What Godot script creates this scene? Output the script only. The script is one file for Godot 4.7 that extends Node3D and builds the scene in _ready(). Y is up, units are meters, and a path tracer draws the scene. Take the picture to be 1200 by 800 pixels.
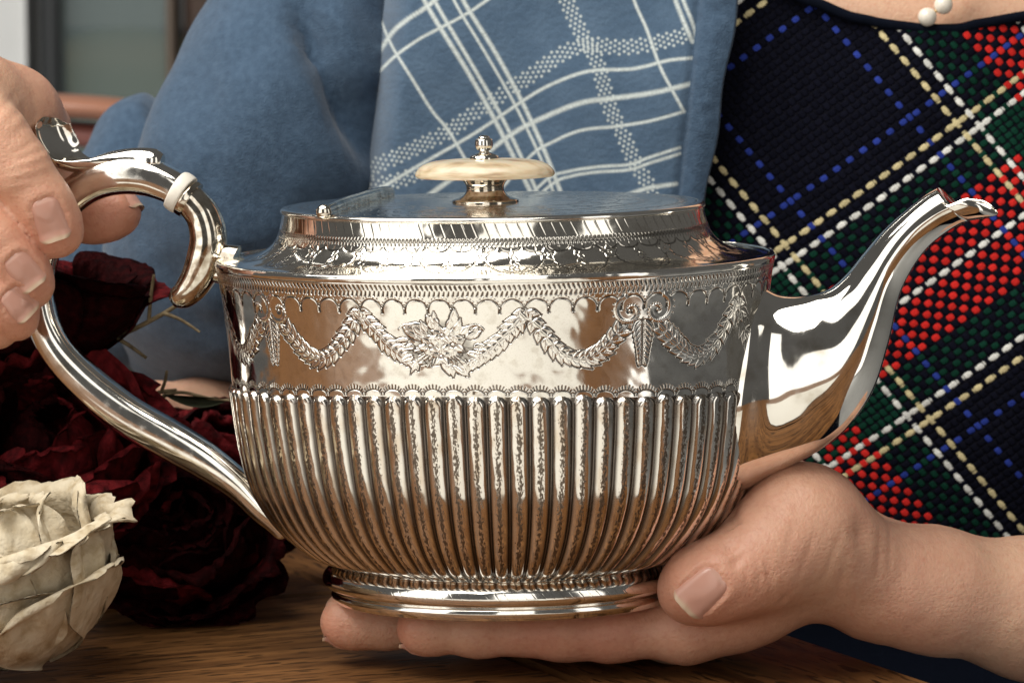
extends Node3D
# A silver teapot held in two hands over an oak table, dried roses beside it. Metres, y up, table top at y = 0.

const F := 4724.0                      # focal length in pixels of a 1200 x 800 picture
const DIST := 1.2
const PITCH := 6.5
const AIM := Vector3(0.0, 0.0985, 0.0)
var cam_at: Vector3
var cam_basis: Basis
var pot_pose: Transform3D
var M := {}
var names := {}
var rng := RandomNumberGenerator.new()

func _ready() -> void:
	rng.seed = 7
	# ---- camera
	var e := deg_to_rad(PITCH)
	cam_at = AIM + DIST * Vector3(0, sin(e), cos(e))
	cam_basis = Basis(Vector3.RIGHT, -e)
	var cam := Camera3D.new(); cam.name = "camera"
	cam.transform = Transform3D(cam_basis, cam_at)
	var lens := CameraAttributesPhysical.new()
	lens.frustum_focal_length = 12.0 / (400.0 / F)
	lens.frustum_near = 0.05; lens.frustum_far = 40.0
	lens.frustum_focus_distance = 1.165
	lens.exposure_aperture = 30.0
	cam.attributes = lens
	cam.fov = rad_to_deg(2.0 * atan(400.0 / F)); cam.near = 0.05; cam.far = 40.0
	add_child(cam); cam.current = true
	# ---- light: a room with tall windows behind the photographer; no sky in view
	var env := Environment.new()
	env.background_mode = Environment.BG_COLOR
	env.background_color = Color(0.060, 0.058, 0.055).linear_to_srgb()
	env.tonemap_mode = Environment.TONE_MAPPER_LINEAR
	env.tonemap_exposure = 1.5
	env.sdfgi_enabled = true; env.ssao_enabled = true; env.ssil_enabled = true
	var we := WorldEnvironment.new(); we.name = "world"; we.environment = env; add_child(we)
	var wc := Color(1.0, 0.985, 0.955)
	window_light("left_window_light", Vector3(-1.25, 0.35, 0.95), Vector3(0, 0.35, 0), Vector2(0.85, 2.1), 0.38, wc)
	window_light("middle_window_light", Vector3(-0.18, 0.35, 1.75), Vector3(0, 0.35, 0), Vector2(0.62, 2.1), 0.30, wc)
	window_light("right_window_light", Vector3(1.05, 0.35, 1.35), Vector3(0, 0.35, 0), Vector2(0.40, 2.1), 0.30, wc)
	window_light("roof_light", Vector3(-0.55, 1.22, 0.38), Vector3(0, 0.0, 0.05), Vector2(1.35, 0.95), 1.5, wc)
	window_light("added_backdrop_light", Vector3(-1.0, 1.3, -1.35), Vector3(-0.55, 0.1, -2.6), Vector2(0.8, 0.6), 2.2, wc)  # added fill for the far wall and window; no such source is seen
	# ---- the pot's place: turned so that the spout comes forward, tipped a little in the hands
	pot_pose = Transform3D(Basis(Vector3.BACK, deg_to_rad(1.5)) * Basis(Vector3.UP, deg_to_rad(-14.0)), Vector3(-0.0030, 0.021, 0.0))
	materials()
	background()
	table()
	person()
	teapot()
	roses()
	for n in find_children("*", "GeometryInstance3D", true, false):
		n.cast_shadow = GeometryInstance3D.SHADOW_CASTING_SETTING_ON

func window_light(called: String, at: Vector3, to: Vector3, size: Vector2, energy: float, c: Color) -> void:
	var l := AreaLight3D.new(); l.name = called
	l.area_size = size; l.area_normalize_energy = false
	l.light_energy = energy; l.light_color = c; l.shadow_enabled = true
	l.area_range = 8.0; l.area_attenuation = 2.0
	l.look_at_from_position(at, to, Vector3.UP)
	add_child(l)

# ------------------------------------------------------------------ places
func ray(px: float, py: float) -> Vector3:
	return cam_basis * Vector3((px - 600.0) / F, (400.0 - py) / F, -1.0)

func P(px: float, py: float, z: float) -> Vector3:      # the point at depth z (metres) that stands there
	var d := ray(px, py)
	return cam_at + d * ((z - cam_at.z) / d.z)

func T(px: float, py: float) -> Vector3:                # a point of the table top
	var d := ray(px, py)
	return cam_at - d * (cam_at.y / d.y)

func L(px: float, py: float) -> Vector3:                # a point of the pot's own middle plane, in the pot's axes
	var inv := pot_pose.affine_inverse()
	var o := inv * cam_at
	var d := inv.basis * ray(px, py)
	return o - d * (o.z / d.z)

# ------------------------------------------------------------------ naming
func numbered(called: String) -> String:
	var n: int = names.get(called, 0)
	names[called] = n + 1
	return called if n == 0 else "%s_%03d" % [called, n]

func tag(o: Node3D, label: String, category: String, group := "", kind := "") -> Node3D:
	if label: o.set_meta("label", label)
	if category: o.set_meta("category", category)
	if group: o.set_meta("group", group)
	if kind: o.set_meta("kind", kind)
	return o

func thing(called: String, label: String, category: String, at := Transform3D(), group := "") -> Node3D:
	var o := Node3D.new(); o.name = numbered(called); o.transform = at
	add_child(o); tag(o, label, category, group)
	return o

func put(called: String, mesh: Mesh, mat: Material, parent: Node = null, label := "") -> MeshInstance3D:
	var o := MeshInstance3D.new()
	o.mesh = mesh; o.material_override = mat
	if parent == null:
		o.name = numbered(called); add_child(o, true)
	else:
		var key := str(parent.get_instance_id()) + called
		var n: int = names.get(key, 0); names[key] = n + 1
		o.name = called if n == 0 else "%s_%03d" % [called, n]
		parent.add_child(o, true)
	if label: o.set_meta("label", label)
	return o

# ------------------------------------------------------------------ mesh helpers
class Geo:                                              # triangles under construction
	var v := PackedVector3Array()
	var n := PackedVector3Array()
	var uv := PackedVector2Array()
	var c := PackedColorArray()
	var ix := PackedInt32Array()
	var has_color := false
	func tri(a: int, b: int, d: int) -> void:
		ix.append(a); ix.append(b); ix.append(d)
	func smooth(from := 0, tri_from := 0) -> void:      # normals of the triangles given from there on
		n.resize(v.size())
		for i in range(from, v.size()): n[i] = Vector3.ZERO
		for t in range(tri_from, ix.size(), 3):
			var a := v[ix[t]]
			var f := (v[ix[t + 2]] - a).cross(v[ix[t + 1]] - a)
			n[ix[t]] += f; n[ix[t + 1]] += f; n[ix[t + 2]] += f
	func smooth_keep(from: int, tri_from: int) -> void:
		for t in range(tri_from, ix.size(), 3):
			var a := v[ix[t]]
			var f := (v[ix[t + 2]] - a).cross(v[ix[t + 1]] - a)
			n[ix[t]] += f; n[ix[t + 1]] += f; n[ix[t + 2]] += f
	func weld_columns(from: int, cols: int, rows: int) -> void:   # first and last column are one seam
		for r in rows:
			var a := from + r * cols
			var b := a + cols - 1
			var s := n[a] + n[b]
			n[a] = s; n[b] = s
	func mesh() -> ArrayMesh:
		for i in n.size(): n[i] = n[i].normalized() if n[i].length_squared() > 1e-30 else Vector3.UP
		var arr := []
		arr.resize(Mesh.ARRAY_MAX)
		arr[Mesh.ARRAY_VERTEX] = v; arr[Mesh.ARRAY_NORMAL] = n; arr[Mesh.ARRAY_INDEX] = ix
		if uv.size() == v.size(): arr[Mesh.ARRAY_TEX_UV] = uv
		if has_color and c.size() == v.size(): arr[Mesh.ARRAY_COLOR] = c
		var m := ArrayMesh.new()
		m.add_surface_from_arrays(Mesh.PRIMITIVE_TRIANGLES, arr)
		return m
	# points in rows; columns run to the right of rows that run up, seen from the front
	func grid(pts: PackedVector3Array, cols: int, rows: int, uvs := PackedVector2Array(), flip := false, seam := false, cols_c := PackedColorArray()) -> void:
		var from := v.size()
		var tf := ix.size()
		v.append_array(pts)
		if uvs.size() == pts.size(): uv.append_array(uvs)
		else:
			for r in rows:
				for k in cols: uv.append(Vector2(float(k) / (cols - 1), float(r) / (rows - 1)))
		if cols_c.size() == pts.size():
			has_color = true
			c.append_array(cols_c)
		for r in rows - 1:
			for k in cols - 1:
				var a := from + r * cols + k
				var b := a + 1
				var d := a + cols
				var e := d + 1
				if flip:
					tri(a, b, d); tri(b, e, d)
				else:
					tri(a, d, b); tri(b, d, e)
		smooth(from, tf)
		if seam: weld_columns(from, cols, rows)
	func fan(center: Vector3, ring: PackedVector3Array, flip := false) -> void:
		var from := v.size()
		var tf := ix.size()
		v.append(center); v.append_array(ring)
		uv.append(Vector2(0.5, 0.5))
		for i in ring.size(): uv.append(Vector2(0.5 + 0.5 * cos(TAU * i / ring.size()), 0.5 + 0.5 * sin(TAU * i / ring.size())))
		for i in ring.size() - 1:
			if flip: tri(from, from + 1 + i, from + 2 + i)
			else: tri(from, from + 2 + i, from + 1 + i)
		smooth(from, tf)

func spline(p: Array, steps: int) -> Array:             # Catmull-Rom through arrays of floats or vectors
	var out := []
	for i in p.size() - 1:
		var a = p[maxi(i - 1, 0)]
		var b = p[i]
		var c = p[i + 1]
		var d = p[mini(i + 2, p.size() - 1)]
		for s in steps:
			var t := float(s) / steps
			out.append(0.5 * ((2.0 * b) + (c - a) * t + (2.0 * a - 5.0 * b + 4.0 * c - d) * t * t + (3.0 * b - a - 3.0 * c + d) * t * t * t))
	out.append(p[p.size() - 1])
	return out

# a bar along a path: half sizes in the plane across `side` and along it
func sweep(g: Geo, path: Array, rn: Array, rb: Array, side: Vector3, seg := 24, steps := 6, power := 2.0, closed_ends := true, dish := []) -> void:
	var pp := spline(path, steps)
	var rr := spline(rn, steps)
	var ss := spline(rb, steps)
	var dd := spline(dish, steps) if dish else []
	var pts := PackedVector3Array()
	var uvs := PackedVector2Array()
	var run := 0.0
	var first := PackedVector3Array()
	var last := PackedVector3Array()
	for i in pp.size():
		var t: Vector3 = (pp[mini(i + 1, pp.size() - 1)] - pp[maxi(i - 1, 0)])
		t = t.normalized()
		var b := (side - t * side.dot(t)).normalized()
		var nn := b.cross(t).normalized()
		if i: run += (pp[i] - pp[i - 1]).length()
		for k in seg + 1:
			var a := TAU * k / seg
			var ca := cos(a)
			var sa := sin(a)
			var q: Vector3 = pp[i] + nn * (signf(ca) * pow(absf(ca), 2.0 / power) * maxf(rr[i], 0.00005)) + b * (signf(sa) * pow(absf(sa), 2.0 / power) * maxf(ss[i], 0.00005))
			if dd: q += nn * dd[i] * ((1.0 - pow(absf(sa), 3.0) if ca < 0.0 else 0.0) - 0.9 * pow(absf(sa), 4.0))
			pts.append(q); uvs.append(Vector2(float(k) / seg, run * 40.0))
			if i == 0: first.append(q)
			if i == pp.size() - 1: last.append(q)
	g.grid(pts, seg + 1, pp.size(), uvs, false, true)
	if closed_ends:
		g.fan(pp[0], first, true); g.fan(pp[pp.size() - 1], last, false)

func ball(g: Geo, at: Vector3, r: Vector3, seg := 20, rows := 12) -> void:
	var pts := PackedVector3Array()
	for i in rows + 1:
		var b := -PI / 2 + PI * i / rows
		for k in seg + 1:
			var a := TAU * k / seg
			pts.append(at + Vector3(cos(b) * sin(a) * r.x, sin(b) * r.y, cos(b) * cos(a) * r.z))
	g.grid(pts, seg + 1, rows + 1, PackedVector2Array(), false, true)

func box(g: Geo, lo: Vector3, hi: Vector3, bev := 0.001) -> void:
	# a chamfered box: three slabs' hull from 24 corners
	var c := (lo + hi) / 2
	var h := (hi - lo) / 2
	for ax in 3:
		for s in [-1.0, 1.0]:
			var u := (ax + 1) % 3
			var w := (ax + 2) % 3
			var q := []
			for k in [[-1, -1], [1, -1], [1, 1], [-1, 1]]:
				var p := Vector3.ZERO
				p[ax] = s * h[ax]; p[u] = k[0] * (h[u] - bev); p[w] = k[1] * (h[w] - bev)
				q.append(c + p)
			quad(g, q[0], q[1], q[2], q[3], c)
	for ax in 3:
		var u := (ax + 1) % 3
		var w := (ax + 2) % 3
		for su in [-1.0, 1.0]:
			for sw in [-1.0, 1.0]:
				var q := []
				for k in [[-1, 0], [1, 0], [1, 1], [-1, 1]]:
					var p := Vector3.ZERO
					p[ax] = k[0] * (h[ax] - bev)
					p[u] = su * (h[u] - (0.0 if k[1] == 0 else bev)); p[w] = sw * (h[w] - (bev if k[1] == 0 else 0.0))
					q.append(c + p)
				quad(g, q[0], q[1], q[2], q[3], c)

func quad(g: Geo, a: Vector3, b: Vector3, c: Vector3, d: Vector3, inside: Vector3) -> void:
	var from := g.v.size()
	var f := (c - a).cross(b - a)
	var out := f.dot(a - inside) > 0
	for p in [a, b, c, d]:
		g.v.append(p); g.n.append(f if out else -f); g.uv.append(Vector2(p.x, p.z))
	if out:
		g.tri(from, from + 1, from + 2); g.tri(from, from + 2, from + 3)
	else:
		g.tri(from, from + 2, from + 1); g.tri(from, from + 3, from + 2)

# ------------------------------------------------------------------ painted heights: engraving, weave
class Canvas:
	var w: int
	var h: int
	var S := 1.0                                       # pixels to a drawing unit
	var a := PackedFloat32Array()
	func _init(ww: int, hh: int, s := 1.0) -> void:
		w = ww; h = hh; S = s; a.resize(w * h)
	func dot(x: float, y: float, r: float, amp: float) -> void:
		x *= S; y *= S; r *= S
		for j in range(maxi(0, int(y - r)), mini(h, int(y + r) + 2)):
			for i in range(int(x - r), int(x + r) + 2):
				var d := (Vector2(i, j) - Vector2(x, y)).length() / r
				if d < 1.0:
					var k := j * w + posmod(i, w)
					var q := amp * (1.0 - d * d) * (1.0 - d * d)
					if absf(q) > absf(a[k]) or q * a[k] < 0.0: a[k] = q if absf(q) > 0.25 * absf(a[k]) else a[k]
	func stroke(p: Array, r: float, amp: float, r2 := -1.0) -> void:
		if r2 < 0: r2 = r
		var n := p.size() - 1
		for i in n:
			var d: Vector2 = p[i + 1] - p[i]
			var m := maxi(1, int(d.length() / maxf(0.5, minf(r, r2) * 0.5)))
			for s in m + (1 if i == n - 1 else 0):
				var t := float(s) / m
				var q: Vector2 = p[i] + d * t
				dot(q.x, q.y, lerpf(r, r2, (i + t) / n), amp)
	func leaf(x: float, y: float, ang: float, len_: float, wid: float, amp: float) -> void:   # a raised pointed leaf, cut round, with a rib
		x *= S; y *= S; len_ *= S; wid *= S
		var dx := Vector2(cos(ang), sin(ang))
		var reach := int(len_ + 3)
		for j in range(maxi(0, int(y) - reach), mini(h, int(y) + reach + 1)):
			for i in range(int(x) - reach, int(x) + reach + 1):
				var q := Vector2(i - x, j - y)
				var s := q.dot(dx) / len_
				if s < -0.08 or s > 1.08: continue
				var half := wid * sin(PI * clampf(pow(clampf(s, 0.0, 1.0), 0.75), 0.0, 1.0)) + 0.01
				var t := q.cross(dx)
				var u := absf(t) / half
				var k := j * w + posmod(i, w)
				if u < 1.0:
					a[k] = amp * (1.0 - u * u) * (0.5 if absf(t) < 0.7 * S else 1.0)
				elif absf(t) < half + 1.5 * S and a[k] <= 0.0:
					a[k] = minf(a[k], -0.95 * absf(amp))
	func image() -> ImageTexture:                      # as a float picture, -1..1 becoming 0..1
		var f := PackedFloat32Array()
		f.resize(w * h)
		for i in w * h: f[i] = 0.5 + 0.5 * a[i]
		return ImageTexture.create_from_image(Image.create_from_data(w, h, false, Image.FORMAT_RF, f.to_byte_array()))
	func blur() -> void:
		var b := a.duplicate()
		for j in range(1, h - 1):
			for i in w:
				var l := posmod(i - 1, w)
				var r := (i + 1) % w
				b[j * w + i] = 0.4 * a[j * w + i] + 0.15 * (a[j * w + l] + a[j * w + r] + a[(j - 1) * w + i] + a[(j + 1) * w + i])
		a = b

func arc(cx: float, cy: float, rx: float, ry: float, from: float, to: float, n := 14) -> Array:
	var p := []
	for i in n + 1:
		var t := lerpf(from, to, float(i) / n)
		p.append(Vector2(cx + rx * cos(t), cy + ry * sin(t)))
	return p

func noise(freq: float, octaves := 3, seed_ := 1, kind := FastNoiseLite.TYPE_SIMPLEX_SMOOTH) -> FastNoiseLite:
	var n := FastNoiseLite.new()
	n.noise_type = kind; n.frequency = freq; n.fractal_octaves = octaves; n.seed = seed_
	return n

func noise_tex(freq: float, octaves: int, ramp: Array, size := 512, seed_ := 1, kind := FastNoiseLite.TYPE_SIMPLEX_SMOOTH) -> NoiseTexture2D:
	var t := NoiseTexture2D.new()
	t.width = size; t.height = size; t.seamless = true; t.generate_mipmaps = false
	t.noise = noise(freq, octaves, seed_, kind)
	if ramp:
		var g := Gradient.new()
		var o := PackedFloat32Array()
		var c := PackedColorArray()
		for r in ramp:
			o.append(r[0]); c.append(r[1])
		g.offsets = o; g.colors = c
		t.color_ramp = g
	return t

func lin(r: float, g: float, b: float) -> Color:         # a linear colour as Godot wants it
	return Color(r, g, b).linear_to_srgb()

# ------------------------------------------------------------------ materials
func mat(c: Color, rough: float, metal := 0.0) -> StandardMaterial3D:
	var m := StandardMaterial3D.new()
	m.albedo_color = c; m.roughness = rough; m.metallic = metal
	return m

func triplanar(m: StandardMaterial3D, s: float) -> StandardMaterial3D:
	m.uv1_triplanar = true; m.uv1_scale = Vector3(s, s, s)
	return m

func materials() -> void:
	# silver: polished, with brown tarnish in cloudy spots and fine wear in the gloss
	var tarnish := noise_tex(0.012, 5, [[0.0, lin(0.55, 0.49, 0.40)], [0.3, lin(0.80, 0.765, 0.70)], [0.5, lin(0.90, 0.87, 0.81)], [1.0, lin(0.93, 0.905, 0.85)]], 512, 3)
	var wear := noise_tex(0.03, 5, [[0.0, Color(0.06, 0.06, 0.06)], [0.55, Color(0.09, 0.09, 0.09)], [0.8, Color(0.16, 0.16, 0.16)], [1.0, Color(0.3, 0.3, 0.3)]], 512, 5)
	M.tarnish = tarnish; M.wear = wear
	M.silver = triplanar(mat(Color.WHITE, 1.0, 1.0), 14.0)
	M.silver.albedo_texture = tarnish; M.silver.roughness_texture = wear
	var dull := noise_tex(0.02, 5, [[0.0, lin(0.25, 0.2, 0.14)], [0.4, lin(0.5, 0.44, 0.36)], [0.6, lin(0.72, 0.67, 0.58)], [1.0, lin(0.82, 0.78, 0.70)]], 512, 9)
	M.old_silver = triplanar(mat(Color.WHITE, 1.0, 1.0), 22.0)
	M.old_silver.albedo_texture = dull; M.old_silver.roughness_texture = wear
	M.ring = mat(lin(0.78, 0.74, 0.66), 0.3)
	# bone disc of the knob: cream with brown streaks that run along it
	M.bone = mat(Color.WHITE, 0.22)
	M.bone.albedo_texture = noise_tex(0.014, 5, [[0.0, lin(0.27, 0.18, 0.10)], [0.3, lin(0.50, 0.39, 0.25)], [0.5, lin(0.60, 0.51, 0.36)], [1.0, lin(0.66, 0.60, 0.47)]], 512, 21)
	M.bone.uv1_triplanar = true; M.bone.uv1_scale = Vector3(9, 60, 30)
	M.bone.subsurf_scatter_enabled = true; M.bone.subsurf_scatter_strength = 0.15
	# skin
	var fine := noise_tex(0.035, 2, [], 512, 31, FastNoiseLite.TYPE_CELLULAR)
	fine.noise.cellular_return_type = FastNoiseLite.RETURN_DISTANCE2_SUB
	fine.noise.domain_warp_enabled = true; fine.noise.domain_warp_amplitude = 18.0
	M.skin = mat(Color.WHITE, 0.47)
	M.skin.vertex_color_use_as_albedo = true
	M.skin.uv1_triplanar = true; M.skin.uv1_scale = Vector3(38, 38, 38)
	M.skin.heightmap_enabled = true; M.skin.heightmap_scale = 0.018; M.skin.heightmap_texture = fine
	M.skin.albedo_texture = noise_tex(0.02, 4, [[0.0, lin(0.86, 0.72, 0.67)], [0.45, lin(0.96, 0.93, 0.91)], [1.0, lin(1.0, 1.0, 0.96)]], 512, 33)
	M.skin.subsurf_scatter_enabled = true; M.skin.subsurf_scatter_strength = 0.12
	M.nail = mat(Color.WHITE, 0.25)
	M.nail.vertex_color_use_as_albedo = true
	# cloth
	var felt := noise_tex(0.09, 4, [], 512, 41)
	M.felt_bump = felt
	M.felt = mat(Color.WHITE, 0.95)
	M.felt.albedo_texture = noise_tex(0.02, 6, [[0.0, lin(0.032, 0.062, 0.108)], [0.5, lin(0.047, 0.088, 0.148)], [1.0, lin(0.070, 0.120, 0.190)]], 512, 43)
	M.felt.uv1_triplanar = true; M.felt.uv1_scale = Vector3(26, 26, 26)
	M.felt.heightmap_enabled = true; M.felt.heightmap_texture = felt; M.felt.heightmap_scale = 0.03
	M.felt.rim_enabled = true; M.felt.rim = 0.35; M.felt.rim_tint = 0.6
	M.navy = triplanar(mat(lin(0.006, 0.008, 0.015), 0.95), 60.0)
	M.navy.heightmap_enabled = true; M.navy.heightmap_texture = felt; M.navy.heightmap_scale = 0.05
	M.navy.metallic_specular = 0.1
	M.pearl = mat(lin(0.82, 0.76, 0.66), 0.2)
	M.pearl.clearcoat_enabled = true; M.pearl.clearcoat = 0.6; M.pearl.clearcoat_roughness = 0.1
	# roses
	var vein := noise_tex(0.025, 5, [], 512, 51)
	M.red_petal = triplanar(mat(Color.WHITE, 0.75), 22.0)
	M.red_petal.albedo_texture = noise_tex(0.02, 4, [[0.0, lin(0.012, 0.0015, 0.002)], [0.45, lin(0.085, 0.005, 0.007)], [1.0, lin(0.20, 0.014, 0.017)]], 512, 53)
	M.red_petal.heightmap_enabled = true; M.red_petal.heightmap_texture = vein; M.red_petal.heightmap_scale = 0.09
	M.red_petal.metallic_specular = 0.22
	M.dark_petal = M.red_petal.duplicate()
	M.dark_petal.albedo_texture = noise_tex(0.02, 4, [[0.0, lin(0.004, 0.0008, 0.0008)], [0.5, lin(0.016, 0.0015, 0.002)], [1.0, lin(0.05, 0.0045, 0.005)]], 512, 54)
	M.dark_petal.metallic_specular = 0.15
	M.cream_petal = triplanar(mat(Color.WHITE, 0.8), 20.0)
	M.cream_petal.albedo_texture = noise_tex(0.012, 6, [[0.0, lin(0.26, 0.17, 0.08)], [0.3, lin(0.48, 0.38, 0.24)], [0.5, lin(0.62, 0.53, 0.38)], [1.0, lin(0.70, 0.62, 0.48)]], 512, 57)
	M.cream_petal.heightmap_enabled = true; M.cream_petal.heightmap_texture = vein; M.cream_petal.heightmap_scale = 0.07
	M.cream_petal.backlight_enabled = true; M.cream_petal.backlight = Color(0.25, 0.2, 0.12)
	M.twig = triplanar(mat(Color.WHITE, 0.8), 40.0)
	M.twig.albedo_texture = noise_tex(0.02, 4, [[0.0, lin(0.10, 0.07, 0.035)], [0.5, lin(0.24, 0.18, 0.10)], [1.0, lin(0.36, 0.29, 0.17)]], 256, 58)
	M.leaf = triplanar(mat(Color.WHITE, 0.7), 30.0)
	M.leaf.albedo_texture = noise_tex(0.02, 4, [[0.0, lin(0.015, 0.018, 0.008)], [1.0, lin(0.05, 0.055, 0.025)]], 256, 59)
	M.leaf.cull_mode = BaseMaterial3D.CULL_DISABLED
	# wood
	wood()

func wood() -> void:
	# oak: long grain with rays and dark open pores; u runs along the board
	var w := 1024
	var h := 512
	var a := noise(0.006, 3, 61)
	var b := noise(0.02, 3, 62)
	var c := noise(0.03, 2, 63)
	var px := PackedByteArray()
	px.resize(w * h * 3)
	var hh := PackedFloat32Array()
	hh.resize(w * h)
	for y in h:
		for x in w:
			var bend := a.get_noise_2d(x * 0.35, y * 1.2) * 40.0
			var ring := 0.5 + 0.5 * sin((y + bend) * 0.13)
			var g := b.get_noise_2d(x * 0.10, y * 1.6)
			var p := c.get_noise_2d(x * 0.55 + 500.0, (y + bend * 0.5) * 2.6)
			var pore := smoothstep(0.16, 0.42, p) * (0.45 + 0.55 * ring)
			var t := clampf(0.45 + 0.35 * g + 0.28 * (ring - 0.5), 0.0, 1.0)
			var col := Color(0.055, 0.021, 0.007).lerp(Color(0.32, 0.148, 0.05), t) * (1.0 - 0.78 * pore)
			col = col.linear_to_srgb()
			var k := (y * w + x) * 3
			px[k] = int(col.r * 255); px[k + 1] = int(col.g * 255); px[k + 2] = int(col.b * 255)
			hh[y * w + x] = 0.7 - 0.6 * pore + 0.15 * g
	M.oak = mat(Color.WHITE, 0.42)
	M.oak.albedo_texture = ImageTexture.create_from_image(Image.create_from_data(w, h, false, Image.FORMAT_RGB8, px))
	M.oak.heightmap_enabled = true; M.oak.heightmap_scale = 0.03
	M.oak.heightmap_texture = ImageTexture.create_from_image(Image.create_from_data(w, h, false, Image.FORMAT_RF, hh.to_byte_array()))
	M.oak.roughness_texture = M.wear
	M.oak.roughness = 2.6
	M.oak.roughness_texture_channel = BaseMaterial3D.TEXTURE_CHANNEL_RED
	M.oak.roughness_texture = null
	M.oak.roughness = 0.5
	M.oak.metallic_specular = 0.33

# ------------------------------------------------------------------ what stands behind, far out of focus
func background() -> void:
	var z := -2.0
	floor_sheet()
	var wall := Geo.new()
	box(wall, P(-260, -400, z), P(56, 420, z - 0.12), 0.004)
	put("wall", wall.mesh(), triplanar(plaster(), 2.0))
	tag(get_node("wall"), "pale grey wall at the far left behind the seat", "wall")
	var wn := thing("window", "dark glazed window with a brown frame beside the grey wall", "window")
	var fr := Geo.new()
	box(fr, P(57, -300, z - 0.01), P(68, 420, z - 0.07), 0.004)
	put("frame", fr.mesh(), mat(lin(0.05, 0.055, 0.06), 0.5), wn, "dark grey frame post")
	var f2 := Geo.new()
	box(f2, P(196, -300, z - 0.01), P(212, 420, z - 0.07), 0.004)
	put("frame", f2.mesh(), mat(lin(0.20, 0.16, 0.13), 0.5), wn, "brown frame post")
	var gl := Geo.new()
	box(gl, P(66, -300, z - 0.03), P(198, 420, z - 0.04), 0.001)
	var glass := mat(Color(0.55, 0.62, 0.62, 0.3), 0.05)
	glass.transparency = BaseMaterial3D.TRANSPARENCY_ALPHA
	put("pane", gl.mesh(), glass, wn)
	# the garden beyond the pane: a hedge, a lawn slope and a pale sky-lit wall
	var gw := Geo.new()
	box(gw, P(-100, -700, -5.0), P(330, 66, -5.2), 0.01)
	put("garden_wall", gw.mesh(), mat(lin(0.36, 0.38, 0.39), 0.9))
	tag(get_node("garden_wall"), "grey wall seen through the window pane, upper half", "wall")
	var hd := Geo.new()
	box(hd, P(-100, 50, -4.4), P(330, 80, -4.7), 0.01)
	put("bench_wall", hd.mesh(), mat(lin(0.09, 0.11, 0.13), 0.9))
	tag(get_node("bench_wall"), "low dark blue wall seen through the window pane", "wall")
	var hs := Geo.new()
	ball(hs, P(150, 128, -4.0), Vector3(0.16, 0.105, 0.1))
	put("bush", hs.mesh(), mat(lin(0.15, 0.155, 0.09), 0.9))
	tag(get_node("bush"), "olive green bush seen blurred through the window pane", "bush")
	var hs2 := Geo.new()
	box(hs2, P(-100, 78, -4.5), P(330, 420, -4.6), 0.01)
	put("lawn_bank", hs2.mesh(), mat(lin(0.12, 0.13, 0.115), 0.9))
	tag(get_node("lawn_bank"), "", "", "", "structure")
	var dk := Geo.new()
	box(dk, P(213, -300, z + 0.02), P(420, 420, z - 0.1), 0.004)
	put("door", dk.mesh(), triplanar(dark_wood(), 6.0))
	tag(get_node("door"), "dark brown wooden door to the right of the window, behind the sleeve", "door")
	# the seat: red leather with a rolled wooden top rail
	var st := thing("bench", "red brown leather bench with a rounded wooden top rail, behind the hand", "bench")
	var bz := -0.75
	var rail := Geo.new()
	sweep(rail, [P(-260, 118, bz), P(60, 123, bz), P(200, 137, bz - 0.01), P(420, 170, bz - 0.03)], [0.0055, 0.0055, 0.0055, 0.0055], [0.02, 0.02, 0.02, 0.02], Vector3.BACK, 24, 8, 2.6)
	var rw := mat(lin(0.42, 0.19, 0.12), 0.3)
	rw.clearcoat_enabled = true; rw.clearcoat = 0.4
	put("top_rail", rail.mesh(), rw, st)
	var back := Geo.new()
	sweep(back, [P(-260, 150, bz - 0.01), P(60, 155, bz - 0.01), P(200, 168, bz - 0.02), P(420, 195, bz - 0.04)], [0.006, 0.006, 0.006, 0.006], [0.016, 0.016, 0.016, 0.016], Vector3.BACK, 24, 8, 2.4)
	put("roll", back.mesh(), mat(lin(0.36, 0.15, 0.13), 0.3), st)
	var low := Geo.new()
	sweep(low, [P(-260, 262, bz - 0.03), P(60, 266, bz - 0.03), P(200, 276, bz - 0.035), P(420, 300, bz - 0.05)], [0.036, 0.036, 0.036, 0.036], [0.02, 0.02, 0.02, 0.02], Vector3.BACK, 24, 8, 3.0)
	put("backrest", low.mesh(), mat(lin(0.21, 0.075, 0.06), 0.4), st)

# pale floor under it all
func floor_sheet() -> void:
	var g := Geo.new()
	box(g, Vector3(-4, -0.80, -6), Vector3(4, -0.74, 4), 0.01)
	put("floor", g.mesh(), triplanar(plaster(), 1.5))
	tag(get_node("floor"), "", "", "", "structure")

func plaster() -> StandardMaterial3D:
	var m := mat(Color.WHITE, 0.9)
	m.albedo_texture = noise_tex(0.02, 4, [[0.0, lin(0.66, 0.67, 0.67)], [1.0, lin(0.74, 0.75, 0.75)]], 256, 71)
	return m

func dark_wood() -> StandardMaterial3D:
	var m := mat(Color.WHITE, 0.5)
	m.albedo_texture = noise_tex(0.01, 4, [[0.0, lin(0.02, 0.011, 0.007)], [1.0, lin(0.09, 0.045, 0.028)]], 256, 72)
	return m

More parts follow.
